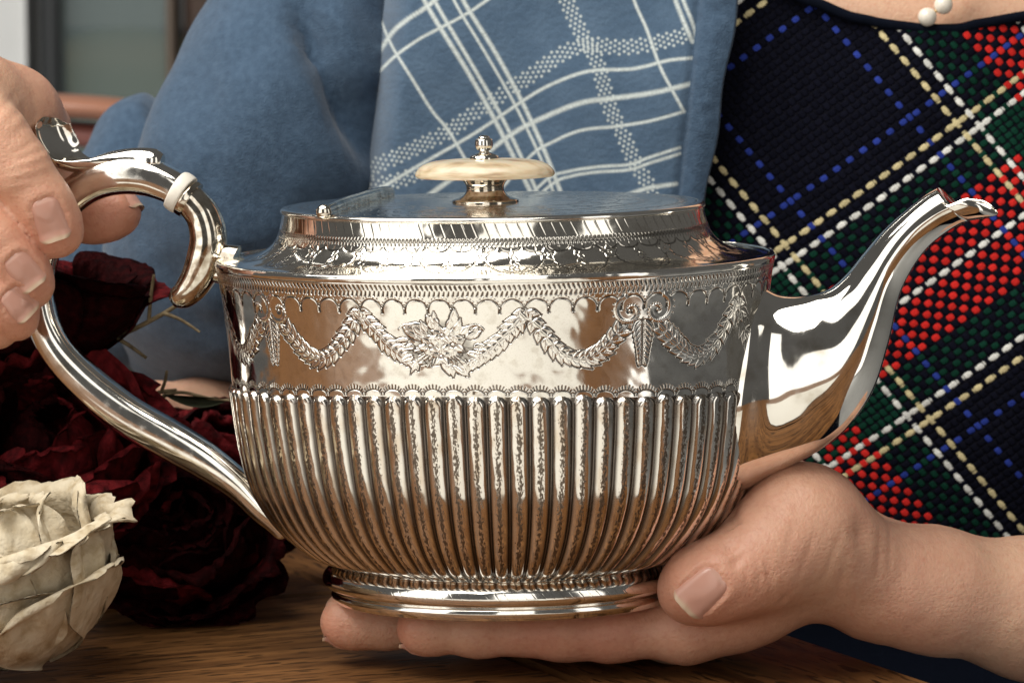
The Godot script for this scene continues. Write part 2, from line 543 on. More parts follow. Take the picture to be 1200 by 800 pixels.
# ------------------------------------------------------------------ the table: planks and a border board along its right edge
func table() -> void:
	var e0 := T(905, 735)
	var e1 := T(1100, 800)
	var along := (e1 - e0).normalized()                  # the right edge, towards the camera
	var across := Vector3(-along.z, 0, along.x)          # from the edge into the table
	if across.x > 0: across = -across
	var edge0 := e0 - along * 0.27
	var t := thing("table", "oak table top of dark brown planks with a border board", "table", Transform3D(Basis(-across, Vector3.UP, along).orthonormalized(), edge0))
	# in the table's axes: x = 0 at the right edge (inside is negative), z along that edge
	board(t, Vector3(-0.095, -0.028, 0.0), Vector3(0.0, 0.0, 1.05), 2, 0)
	var z := 0.0
	for k in 7:
		var wd := 0.15
		board(t, Vector3(-0.96, -0.028, z), Vector3(-0.0965, -0.0006 * (k % 2), z + wd - 0.0012), 0, k + 1)
		z += wd
	var ap := Geo.new()
	box(ap, Vector3(-0.93, -0.10, 0.03), Vector3(-0.05, -0.03, 0.055), 0.002)
	put("apron", ap.mesh(), M.oak, t)
	# white paper added out of frame so the silver has something pale to mirror
	var pg := Geo.new()
	var pts := PackedVector3Array()
	var n := noise(0.008, 2, 75)
	for r in 16:
		for k in 12:
			var q := Vector3(lerpf(-0.36, 0.05, k / 11.0), 0.0, lerpf(0.50, 0.145, r / 15.0))
			q.y = 0.0012 + 0.0035 * (0.5 + 0.5 * n.get_noise_2d(q.x * 1000.0, q.z * 1000.0))
			pts.append(Basis(Vector3.UP, 0.16) * q)
	pg.grid(pts, 12, 16)
	put("added_paper_sheet", pg.mesh(), mat(lin(0.72, 0.70, 0.65), 0.85))
	tag(get_node("added_paper_sheet"), "added white paper on the table before the teapot, out of frame, a pale reflector", "paper")

func board(parent: Node3D, lo: Vector3, hi: Vector3, along: int, k: int) -> void:
	var g := Geo.new()
	box(g, lo, hi, 0.0025 if along == 2 else 0.0012)
	var sc := 3.2
	for i in g.v.size():
		var p := g.v[i]
		var u := p.x if along == 0 else p.z
		var v := (p.z if along == 0 else p.x) + p.y
		g.uv[i] = Vector2(u * sc + k * 0.37, v * sc * 2.2 + k * 0.23)
	put("board", g.mesh(), M.oak, parent)

# ------------------------------------------------------------------ the teapot
const Q := 0.755                        # depth of the oval over its length
var oval := []                          # the oval of half length 1 at even steps of arc, from the back round by the left... see oval_at
const OVAL_N := 4608
var dents: FastNoiseLite
var dents2: FastNoiseLite

func make_oval() -> void:
	var fine := []
	var run := [0.0]
	var n := 8000
	for i in n + 1:
		var t := -PI / 2 - TAU * i / n + PI            # starts at the back (-z), goes by -x to the front
		fine.append(Vector2(cos(t), Q * sin(t)))
	# order: back -> left -> front -> right -> back
	fine.clear()
	for i in n + 1:
		var t := TAU * i / n
		fine.append(Vector2(-sin(t), -Q * cos(t)))
		if i: run.append(run[i - 1] + (fine[i] - fine[i - 1]).length())
	var k := 0
	for j in OVAL_N + 1:
		var want: float = run[n] * j / OVAL_N
		while k < n - 1 and run[k + 1] < want: k += 1
		oval.append(fine[k].lerp(fine[k + 1], clampf((want - run[k]) / (run[k + 1] - run[k]), 0, 1)))

func oval_at(f: float) -> Vector2:
	var x := fposmod(f, 1.0) * OVAL_N
	var i := int(x)
	return oval[i].lerp(oval[mini(i + 1, OVAL_N)], x - i)

func lift(f: float, h: float) -> float:                # the line over the flutes is bowed up at front and back
	var s := sin(TAU * f)
	var front := 1.0 - s * s
	var k := clampf((h - 0.02) / 0.0465, 0, 1) if h < 0.0665 else clampf((0.099 - h) / 0.0325, 0, 1)
	return (0.0034 * front - 0.0008) * k * k * (3.0 - 2.0 * k)

# profile: Vector3(half length, height, depth ratio change)
func lathe(g: Geo, prof: Array, cols: int, opts := {}) -> void:
	var pts := PackedVector3Array()
	var uvs := PackedVector2Array()
	var total := 0.0
	for i in range(1, prof.size()): total += (prof[i] - prof[i - 1]).length()
	var run := 0.0
	var dx: float = opts.get("dx", 0.0)
	var dent: float = opts.get("dent", 0.00012)
	var q: float = opts.get("q", 1.0)
	var bow: bool = opts.get("bow", false)
	for i in prof.size():
		if i: run += (prof[i] - prof[i - 1]).length()
		for k in cols + 1:
			var f := float(k) / cols
			var o := oval_at(f)
			var p: Vector2 = prof[i]
			var w := Vector3(o.x * p.x + dx, p.y + (lift(f, p.y) if bow else 0.0), o.y * p.x * q)
			if dent > 0.0:
				var d := dent * (dents.get_noise_3d(w.x * 1000.0, w.y * 1000.0, w.z * 1000.0) + 0.35 * dents2.get_noise_3d(w.x * 1000.0, w.y * 1000.0, w.z * 1000.0))
				w += Vector3(o.x, 0.3, o.y).normalized() * d
			pts.append(w); uvs.append(Vector2(f, run / total))
	g.grid(pts, cols + 1, prof.size(), uvs, opts.get("flip", false), true)

func prof_spline(p: Array, steps: int, k := 1.0) -> Array:
	var q := []
	for v in p: q.append(Vector2(v[0] * 0.01 * k, v[1] * 0.01))
	return spline(q, steps)

func teapot() -> void:
	dents = noise(0.045, 2, 81); dents2 = noise(0.16, 2, 82)
	make_oval()
	var pot := thing("teapot", "oval antique silver teapot with fluted bowl, engraved garlands and bone-topped lid, held in two hands", "teapot", pot_pose)
	foot(pot); bowl(pot); band(pot); collar(pot); lid(pot); spout(pot); handle(pot)

func foot(pot: Node3D) -> void:
	var p := prof_spline([[4.3, 0.02], [4.85, 0.0], [4.97, 0.06], [5.06, 0.20], [5.02, 0.34], [4.93, 0.375], [5.0, 0.41], [5.16, 0.46], [5.29, 0.60], [5.28, 0.80], [5.16, 0.98], [5.0, 1.08], [4.90, 1.13], [4.84, 1.20], [4.80, 1.32]], 5, 1.03)
	var g := Geo.new()
	lathe(g, p, 360, {"dent": 0.00012})
	# leaf-like nicks along the two mouldings
	var cv := Canvas.new(2048, 128)
	for i in 110:
		var x := 2048.0 * i / 110
		for row in [[42, 26, 8], [92, 74, 9]]:
			cv.stroke([Vector2(x, row[0]), Vector2(x + row[2], (row[0] + row[1]) / 2.0), Vector2(x + row[2] + 3, row[1])], 1.6, -0.14, 0.6)
	M.foot = engraved(cv, 0.02, 0.9)
	put("foot", g.mesh(), M.foot, pot)
	var u := Geo.new()
	var ring := PackedVector3Array()
	for k in 97:
		var o := oval_at(k / 96.0)
		ring.append(Vector3(o.x * 0.0435, 0.0012, o.y * 0.0435))
	u.fan(Vector3(0, 0.0012, 0), ring, true)
	put("foot_plate", u.mesh(), M.old_silver, pot)

# silver with a cut pattern; the cuts hold dark tarnish
func engraved(cv: Canvas, depth_cm: float, dark: float, tint := Color(0.92, 0.895, 0.84)) -> StandardMaterial3D:
	var px := PackedByteArray()
	px.resize(cv.w * cv.h * 3)
	var n := noise(0.02, 4, 85)
	var n2 := noise(0.15, 2, 86)
	for y in cv.h:
		for x in cv.w:
			var k := y * cv.w + x
			var cut := clampf(-cv.a[k] * 1.3, 0, 1)
			var spot := smoothstep(0.15, 0.55, n.get_noise_2d(x, y)) * 0.22 + smoothstep(0.3, 0.5, n2.get_noise_2d(x, y)) * 0.18
			var c := tint.lerp(Color(0.42, 0.35, 0.26), spot).lerp(Color(0.07, 0.055, 0.04), cut * dark)
			c = c.linear_to_srgb()
			px[k * 3] = int(c.r * 255); px[k * 3 + 1] = int(c.g * 255); px[k * 3 + 2] = int(c.b * 255)
	var m := mat(Color.WHITE, 0.10, 1.0)
	m.albedo_texture = ImageTexture.create_from_image(Image.create_from_data(cv.w, cv.h, false, Image.FORMAT_RGB8, px))
	m.heightmap_enabled = true; m.heightmap_scale = depth_cm; m.heightmap_texture = cv.image()
	return m

const FLUTES := 72
func bowl(pot: Node3D) -> void:
	var top := 0.0665
	var base := prof_spline([[4.86, 1.10], [5.12, 1.22], [5.84, 1.60], [6.66, 2.30], [7.23, 3.10], [7.62, 4.10], [7.87, 5.50], [7.97, 6.40], [8.01, 6.65], [8.02, 6.80]], 12, 1.0)
	# rows bunch up under the arches of the flutes
	var rows := []
	for b in base: rows.append(b)
	var extra := []
	for i in 18: extra.append(top - 0.0032 + 0.0034 * i / 17.0)
	var low := rows.filter(func(b): return b.y < top - 0.0033)
	var hi := rows.filter(func(b): return b.y >= top - 0.0033)
	for y in extra:
		var a := 0.0
		for i in base.size() - 1:
			if base[i].y <= y and base[i + 1].y >= y: a = lerpf(base[i].x, base[i + 1].x, (y - base[i].y) / maxf(1e-6, base[i + 1].y - base[i].y))
		low.append(Vector2(a, y))
	for b in hi:
		if b.y > top + 0.0003: low.append(b)
	rows = low
	var per := 16
	var cols := FLUTES * per
	var pts := PackedVector3Array()
	var uvs := PackedVector2Array()
	var wob := []
	for k in FLUTES: wob.append(rng.randf_range(-0.0004, 0.0004))
	for r in rows.size():
		var p: Vector2 = rows[r]
		var nxt: Vector2 = rows[mini(r + 1, rows.size() - 1)]
		var prv: Vector2 = rows[maxi(r - 1, 0)]
		var tan2 := (nxt - prv).normalized()
		for k in cols + 1:
			var f := float(k) / cols
			var o := oval_at(f)
			var o2 := oval_at(f + 0.0005)
			var side := Vector3(o2.x - o.x, 0, o2.y - o.y).normalized()
			var out := Vector3(-side.z, 0, side.x)
			if out.x * o.x + out.z * o.y < 0: out = -out
			var nrm := (out * tan2.y + Vector3.UP * -tan2.x).normalized()
			var u := absf(fposmod(float(k) / per, 1.0) * 2.0 - 1.0)
			var fi: int = int(k / per) % FLUTES
			var t: float = top + wob[fi] - p.y
			var rr := 0.0030
			var w := 1.0
			if t < rr: w = sqrt(maxf(0.0, 1.0 - (1.0 - maxf(t, 0.0) / rr) * (1.0 - maxf(t, 0.0) / rr)))
			var d := 0.0
			if t > 0.0 and u < w * 0.97:
				d = 0.00155 * pow(maxf(0.0, 1.0 - pow(u / (w * 0.97), 2.2)), 0.62) * minf(1.0, 0.25 + w)
			var fade := smoothstep(0.0108, 0.0165, p.y)
			d *= 0.10 + 0.90 * fade
			var q := Vector3(o.x * p.x, p.y + lift(f, p.y), o.y * p.x)
			q += nrm * (d + 0.00022 * dents.get_noise_3d(q.x * 1000.0, q.y * 1000.0, q.z * 1000.0) + 0.00005 * dents2.get_noise_3d(q.x * 2000.0, q.y * 1400.0, q.z * 2000.0))
			pts.append(q); uvs.append(Vector2(f * 6.0, p.y / 0.07))
	var g := Geo.new()
	g.grid(pts, cols + 1, rows.size(), uvs, false, true)
	# tarnish: black-brown in the grooves, pitted streaks down the middle of each flute
	var tw := 768
	var th := 512
	var n := noise(0.09, 4, 91)
	var n1 := noise(0.012, 3, 92)
	var px := PackedByteArray()
	px.resize(tw * th * 3)
	var rg := PackedByteArray()
	rg.resize(tw * th)
	for y in th:
		for x in tw:
			var u := fposmod(x / 64.0, 1.0) * 2.0 - 1.0
			var flute := int(x / 64)
			var groove := smoothstep(0.52, 0.9, absf(u))
			var v := float(y) / th
			var mid := exp(-pow((u - 0.12 * n1.get_noise_2d(flute * 90.0, y * 1.5)) / 0.30, 2.0))
			var amount := 0.15 + 0.55 * n1.get_noise_2d(flute * 57.0 + 900.0, y * 2.2)
			var pit := smoothstep(0.0, 0.22, 0.75 * n.get_noise_2d(x * 1.5, y * 1.1) + mid * (0.68 + 0.5 * amount) - 0.42) * smoothstep(0.02, 0.2, v)
			var stain := smoothstep(-0.1, 0.6, n1.get_noise_2d(x * 1.2 + 300.0, y * 0.8))
			var c := Color(0.88, 0.84, 0.78).lerp(Color(0.72, 0.60, 0.47), stain * 0.7)
			c = c.lerp(Color(0.10, 0.07, 0.045), 0.88 * pit).lerp(Color(0.06, 0.045, 0.035), groove * 0.9)
			c = c.linear_to_srgb()
			var k := y * tw + x
			px[k * 3] = int(c.r * 255); px[k * 3 + 1] = int(c.g * 255); px[k * 3 + 2] = int(c.b * 255)
			rg[k] = int(255 * clampf(0.10 + 0.32 * pit + 0.15 * groove + 0.05 * stain, 0, 1))
	M.flute = mat(Color.WHITE, 1.0, 1.0)
	M.flute.albedo_texture = ImageTexture.create_from_image(Image.create_from_data(tw, th, false, Image.FORMAT_RGB8, px))
	M.flute.roughness_texture = ImageTexture.create_from_image(Image.create_from_data(tw, th, false, Image.FORMAT_L8, rg))
	put("fluted_bowl", g.mesh(), M.flute, pot)

# ---- the engraved band between the flutes and the rim
func band(pot: Node3D) -> void:
	var p := prof_spline([[8.015, 6.62], [8.04, 6.95], [8.12, 7.9], [8.23, 9.0], [8.34, 9.75], [8.41, 10.1], [8.43, 10.24], [8.38, 10.32], [8.27, 10.345]], 10, 1.0)
	var g := Geo.new()
	lathe(g, p, 720, {"bow": true, "dent": 0.00020})
	for i in g.uv.size(): g.uv[i].x = g.uv[i].x * 2.0 + 0.5
	M.band = engraved(band_pattern(), 0.042, 0.9)
	put("engraved_band", g.mesh(), M.band, pot)

func band_pattern() -> Canvas:
	var w := 1024                                        # half the way round; the back repeats it
	var h := 176
	var cv := Canvas.new(w * 2, h * 2, 2.0)
	var mm := w / 226.5                                 # pixels a millimetre along
	var mv := h / 39.0                                  # and up
	var cx := w / 2.0
	var y_of := func(t): return h - t * mv              # t millimetres down from the rim's top
	rng.seed = 11
	# rows of chased nicks under the rim
	var i := 0.0
	while i < w:
		cv.stroke([Vector2(i, y_of.call(4.2)), Vector2(i + 2.2, y_of.call(5.3))], 2.1, -0.9, 1.2)
		cv.stroke([Vector2(i + 3, y_of.call(7.0)), Vector2(i + 4.4, y_of.call(5.9))], 2.1, -0.9, 1.2)
		i += 6.2
	cv.stroke([Vector2(0, y_of.call(3.4)), Vector2(w, y_of.call(3.4))], 1.3, -0.35)
	# scallops with a drop at each join
	var n := 33
	for k in n:
		var x := w * (k + 0.5) / n
		var half := w / float(n) / 2.0
		var a := arc(x, y_of.call(11.2), half - 1.0, 3.0 * mv, PI, 0.0)
		for j in a.size(): a[j].y = y_of.call(11.2) + (3.0 * mv) * sin(PI * j / (a.size() - 1.0))
		cv.stroke(a, 1.6, -0.8)
		for j in 11:
			var t := PI * j / 10.0
			cv.dot(x + (half + 0.5) * cos(t), y_of.call(11.0) + 3.7 * mv * sin(t), 1.5, -0.6 if j % 2 else 0.7)
		var jx := x + half
		cv.stroke([Vector2(jx, y_of.call(10.6)), Vector2(jx, y_of.call(12.2))], 2.4, -1.0, 3.2)
	# little arches with rays over every flute
	for k in FLUTES / 2:
		var x := w * (k + 0.5) / (FLUTES / 2.0)
		for j in 9:
			var t := PI * (0.08 + 0.84 * j / 8.0)
			var r0 := Vector2(x + 12.0 * cos(t), 3.0 + 7.0 * sin(t))
			cv.stroke([r0, r0 + Vector2(cos(t) * 3.0, 5.5 * sin(t))], 1.3, -0.8)
		cv.stroke(arc(x, 2.0, 12.5, 7.0, 0.0, PI), 1.3, -0.9)
	# garlands: peaks at 24 and 92 mm, tassel between two volutes at 58, on either side of the posy at 0, the same on the back
	for center in [0.0]:
		for s in [-1.0, 1.0]:
			var at := func(m): return cx + (center + s * m) * mm
			swag(cv, at.call(24.5), y_of.call(12.0), at.call(7.0), y_of.call(28.5), 6.0, mm)
			swag(cv, at.call(24.5), y_of.call(12.0), at.call(52.5), y_of.call(17.5), 30.0, mm)
			swag(cv, at.call(92.0), y_of.call(12.5), at.call(63.5), y_of.call(17.5), 30.0, mm)
			swag(cv, at.call(92.0), y_of.call(12.5), at.call(110.0), y_of.call(22.0), 22.0, mm)
			volute(cv, at.call(54.0), y_of.call(13.0), mm, 1.0)
			volute(cv, at.call(62.5), y_of.call(13.0), mm, -1.0)
			tassel(cv, at.call(58.2), y_of.call(16.0), mm)
			for pk in [24.5, 92.0]:
				for b in [-0.7, 0.0, 0.7]: cv.leaf(at.call(pk), y_of.call(14.5), PI / 2 + b, 3.4 * mm, 1.0 * mm, 0.8)
		posy(cv, cx + center * mm, y_of.call(22.5), mm)
	cv.blur()
	return cv

func swag(cv: Canvas, x0: float, y0: float, x1: float, y1: float, sag: float, mm: float) -> void:
	# a wreath of overlapping leaves hanging between two points
	var n := int(absf(x1 - x0) / 12.0) + 5
	for k in 60:                                          # the ground round the wreath is punched down
		var t := k / 59.0
		cv.dot(lerpf(x0, x1, t), maxf(lerpf(y0, y1, t) - sag * 1.9 * sin(PI * t), 16.0), 2.7 * mm, -0.4)
	var last := Vector2(x0, y0)
	for k in range(1, n + 1):
		var t := float(k) / n
		var q := Vector2(lerpf(x0, x1, t), lerpf(y0, y1, t) - sag * 1.9 * sin(PI * t))
		q.y = maxf(q.y, 16.0)
		var d := (q - last)
		var ang := d.angle()
		for s in [-1.0, 1.0]:
			cv.leaf(last.x, last.y, ang + s * 0.75, 4.1 * mm * rng.randf_range(0.85, 1.2), 1.25 * mm, rng.randf_range(0.6, 1.0))
		cv.leaf(last.x, last.y, ang + rng.randf_range(-0.2, 0.2), 4.0 * mm, 1.1 * mm, 0.9)
		last = q

func volute(cv: Canvas, x: float, y: float, mm: float, s: float) -> void:
	var p := []
	for k in 40:
		var t := k / 39.0
		var r := lerpf(4.7, 0.8, t) * mm
		var a := PI / 2 + s * (0.4 + 7.0 * t)
		p.append(Vector2(x + r * cos(a), y + r * sin(a)))
	cv.stroke(p, 4.6, 0.95, 3.0)
	for k in p.size():
		if k % 2 == 0: cv.dot(p[k].x * 1.0 + (p[k].x - x) * 0.25, p[k].y + (p[k].y - y) * 0.25, 1.6, -0.8)
	cv.dot(x, y, 1.3 * mm, -1.0)
	cv.dot(x, y, 0.6 * mm, 0.6)

func tassel(cv: Canvas, x: float, y: float, mm: float) -> void:
	for k in 8:
		var t := k / 7.0
		var yy := y - 1.55 * mm * k
		var l := lerpf(4.8, 3.2, t) * mm
		for s in [-1.0, 1.0]: cv.leaf(x, yy, -PI / 2 + s * lerpf(0.75, 0.35, t), l, 1.25 * mm, 0.95)
	cv.stroke([Vector2(x, y + 3), Vector2(x, y - 13.0 * mm)], 1.4, -0.8)
	for k in 22: cv.stroke([Vector2(x - 2.2, y - k * 2.6), Vector2(x + 2.2, y - k * 2.6)], 0.9, -0.8)

func flower(cv: Canvas, x: float, y: float, r: float, petals: int, a0: float) -> void:
	for k in petals: cv.leaf(x, y, a0 + TAU * k / petals, r, r * 0.33, 0.85)
	cv.dot(x, y, r * 0.32, -1.0)
	cv.dot(x, y, r * 0.18, 0.9)

func posy(cv: Canvas, x: float, y: float, mm: float) -> void:
	for k in 60: cv.dot(x + rng.randf_range(-9, 9) * mm, y + rng.randf_range(-6, 6) * mm, 2.4 * mm, -0.5)
	for k in 46:
		var a := rng.randf() * TAU
		var d := sqrt(rng.randf()) * 10.5 * mm
		cv.leaf(x + d * cos(a), y + d * sin(a) * 0.72, a + rng.randf_range(-0.9, 0.9), rng.randf_range(3.0, 5.6) * mm, rng.randf_range(0.8, 1.4) * mm, rng.randf_range(0.5, 1.0))
	flower(cv, x - 3.2 * mm, y - 0.6 * mm, 4.2 * mm, 6, 0.2)
	flower(cv, x + 3.4 * mm, y - 0.2 * mm, 4.2 * mm, 6, 0.5)
	flower(cv, x + 0.3 * mm, y + 3.0 * mm, 3.6 * mm, 7, 0.0)
	flower(cv, x - 0.2 * mm, y - 4.0 * mm, 3.4 * mm, 5, 0.3)
	for s in [-1.0, 1.0]:
		var p := []
		for k in 30:
			var t := k / 29.0
			var a: float = (0.0 if s > 0 else PI) + s * (0.3 + 5.2 * t)
			p.append(Vector2(x + s * 9.5 * mm + lerpf(3.0, 0.6, t) * mm * cos(a), y + 4.0 * mm + lerpf(3.0, 0.6, t) * mm * sin(a)))
		cv.stroke(p, 2.2, 0.8)
		for b in 4: cv.leaf(x + s * (2.5 + 1.6 * b) * mm, y + (5.0 - 0.9 * b) * mm, PI / 2 - s * (0.15 + 0.28 * b), 4.0 * mm, 1.1 * mm, 0.8)
		# rays of bright cuts under the posy
		for b in 9:
			var a2: float = -PI / 2 + s * (0.25 + 0.14 * b)
			cv.stroke([Vector2(x + cos(a2) * 7.0 * mm, y + sin(a2) * 4.5 * mm), Vector2(x + cos(a2) * 12.0 * mm, y + sin(a2) * 7.8 * mm)], 1.2, -0.7, 0.6)

# ---- shoulder and collar, the concave rise to the lid
func collar(pot: Node3D) -> void:
	var p := prof_spline([[8.28, 10.343], [8.20, 10.30], [7.95, 10.30], [7.6, 10.36], [7.2, 10.46], [6.9, 10.60], [6.66, 10.80], [6.50, 11.05], [6.42, 11.3], [6.36, 11.55], [6.33, 11.72]], 7, 1.0)
	var g := Geo.new()
	lathe(g, p, 480, {"dent": 0.00022})
	var w := 2048
	var h := 160
	var cv := Canvas.new(w, h)
	rng.seed = 12
	var n := 52
	var x := 0.0
	while x < w:                                         # zig-zag row and slanting cuts above it
		cv.stroke([Vector2(x, 124), Vector2(x + 3.5, 131), Vector2(x + 7, 124)], 1.8, -0.95)
		cv.stroke([Vector2(x + 3.5, 119), Vector2(x + 3.5, 125)], 1.5, -0.8)
		x += 7.0
	for k in 110:
		var q := w * k / 110.0 + rng.randf_range(-2, 2)
		cv.stroke([Vector2(q, 156), Vector2(q + 9, 134)], 1.7, -0.45, 0.6)
	for k in n:
		var c := w * (k + 0.5) / n
		cv.stroke(arc(c, 116, w / float(n) / 2.0 - 2, 9, PI, TAU), 2.4, -0.85)
		cv.stroke([Vector2(c, 116), Vector2(c, 110)], 2.0, -0.6)
	for k in 20:
		var c := w * (k + 0.5) / 20.0
		flower(cv, c, 100, 15, 5, PI / 2)
		for s in [-1.0, 1.0]:
			var a := arc(c + s * 51.0, 78, 46, 38, PI / 2 + s * PI / 2 + PI * 0.0, PI / 2 + s * PI / 2 + s * PI * 0.9, 24)
			var b := []
			for j in 25:
				var t := j / 24.0
				b.append(Vector2(c + s * (6 + 62.0 * t), 88 - 62.0 * sin(PI * 0.62 * t) + 30.0 * t * t))
			cv.stroke(b, 2.0, -0.85)
			for j in range(1, 25, 2):
				cv.stroke([b[j], b[j] + Vector2(s * 3.5, 5)], 1.3, -0.75, 0.6)
				cv.stroke([b[j], b[j] + Vector2(s * -3.0, -5)], 1.3, -0.75, 0.6)
		for j in 6: cv.leaf(c + 51.2, 108 - j * 9.0, -PI / 2 + (0.5 if j % 2 else -0.5), 13, 3.2, 0.7)
	cv.blur()
	M.collar = engraved(cv, 0.028, 0.8, Color(0.91, 0.87, 0.79))
	put("collar", g.mesh(), M.collar, pot)

# ---- lid: flat oval with a rolled edge, hinge, knob
func lid(pot: Node3D) -> void:
	var p := prof_spline([[6.30, 11.66], [6.40, 11.70], [6.43, 11.76], [6.40, 11.82], [6.30, 11.855], [6.0, 11.87], [5.0, 11.89], [3.5, 11.91], [2.0, 11.92], [0.8, 11.92], [0.03, 11.92]], 5, 0.995)
	var g := Geo.new()
	lathe(g, p, 360, {"dent": 0.00014})
	for i in g.v.size(): g.uv[i] = Vector2(g.v[i].x / 0.13 + 0.5, g.v[i].z / 0.13 + 0.5)
	var w := 640
	var cv := Canvas.new(w, w)
	rng.seed = 13
	for ring in [[0.90, 64, 11.0, 2.0], [0.72, 44, 13.0, 2.0], [0.45, 26, 14.0, 2.0]]:
		var n: int = ring[1]
		for k in n:
			var o := oval_at((k + 0.5) / n)
			var c := Vector2(w / 2.0 + o.x * ring[0] * w * 0.49, w / 2.0 + o.y * ring[0] * w * 0.49)
			var ang := o.angle()
			cv.leaf(c.x, c.y, ang + PI / 2 + 0.35, ring[2] * 1.5, 3.6, 0.6)
			cv.stroke(arc(c.x, c.y, ring[2] * 0.6, ring[2] * 0.6, ang - 1.4, ang + 1.4, 8), 1.3, -0.8)
	for rr in [0.965, 0.80, 0.60]:
		var q := []
		for k in 121: q.append(Vector2(w / 2.0, w / 2.0) + oval_at(k / 120.0) * rr * w * 0.49)
		cv.stroke(q, 1.3, -0.7)
	for k in 18:
		var o := oval_at(k / 18.0)
		for j in 5: cv.leaf(w / 2.0 + o.x * (0.5 + 0.045 * j) * w * 0.49, w / 2.0 + o.y * (0.5 + 0.045 * j) * w * 0.49, o.angle() + (0.7 if j % 2 else -0.7), 13, 3, 0.6)
	var pg := noise(0.05, 3, 87)
	for i in w * w: cv.a[i] += 0.02 * pg.get_noise_2d(i % w, i / w)
	M.lid = engraved(cv, 0.035, 0.6)
	M.lid.roughness = 0.14
	put("lid", g.mesh(), M.lid, pot)
	# hinge: a thin barrel across the left end with a capped pin
	var lidn: Node3D = pot.get_node("lid")
	var hg := Geo.new()
	var hx := -0.0405
	sweep(hg, [Vector3(hx, 0.1196, 0.0370), Vector3(hx, 0.1201, 0.02), Vector3(hx, 0.1202, 0.0), Vector3(hx, 0.1201, -0.02), Vector3(hx, 0.1196, -0.0310)], [0.0021, 0.0022, 0.0022, 0.0022, 0.0021], [0.0021, 0.0022, 0.0022, 0.0022, 0.0021], Vector3.UP, 16, 4)
	ball(hg, Vector3(hx, 0.1196, 0.0380), Vector3(0.0024, 0.0022, 0.0014), 14, 8)
	put("hinge", hg.mesh(), M.old_silver, pot)
	# knob: turned stem, bone disc, ball finial
	var sg := Geo.new()
	turned(sg, [[0.98, 11.87], [1.0, 11.91], [0.99, 11.97], [0.93, 12.01], [0.80, 12.05], [0.66, 12.12], [0.58, 12.24], [0.565, 12.35], [0.60, 12.46], [0.68, 12.57], [0.72, 12.62], [0.70, 12.66], [0.3, 12.67]], 0.86)
	put("knob_stem", sg.mesh(), M.old_silver, pot)
	var dg := Geo.new()
	turned(dg, [[0.05, 12.64], [1.6, 12.645], [2.0, 12.65], [2.10, 12.70], [2.11, 12.78], [2.04, 12.90], [1.88, 13.03], [1.6, 13.13], [1.2, 13.18], [0.6, 13.21], [0.05, 13.215]], 0.62)
	put("knob_disc", dg.mesh(), M.bone, pot, "cream bone disc with brown streaks")
	var fg := Geo.new()
	turned(fg, [[0.44, 13.185], [0.445, 13.235], [0.4, 13.305], [0.26, 13.365], [0.15, 13.405], [0.15, 13.445], [0.2, 13.465], [0.262, 13.565], [0.27, 13.665], [0.255, 13.765], [0.2, 13.815], [0.17, 13.83], [0.165, 13.855], [0.1, 13.895], [0.004, 13.905]], 1.0)
	put("finial", fg.mesh(), M.silver, pot)

func turned(g: Geo, p: Array, ratio: float) -> void:
	var pr := prof_spline(p, 5)
	var pts := PackedVector3Array()
	for r in pr:
		for k in 49:
			var a := TAU * k / 48.0
			pts.append(Vector3(sin(a) * r.x - 0.0018, r.y, cos(a) * r.x * ratio))
	g.grid(pts, 49, pr.size(), PackedVector2Array(), false, true)

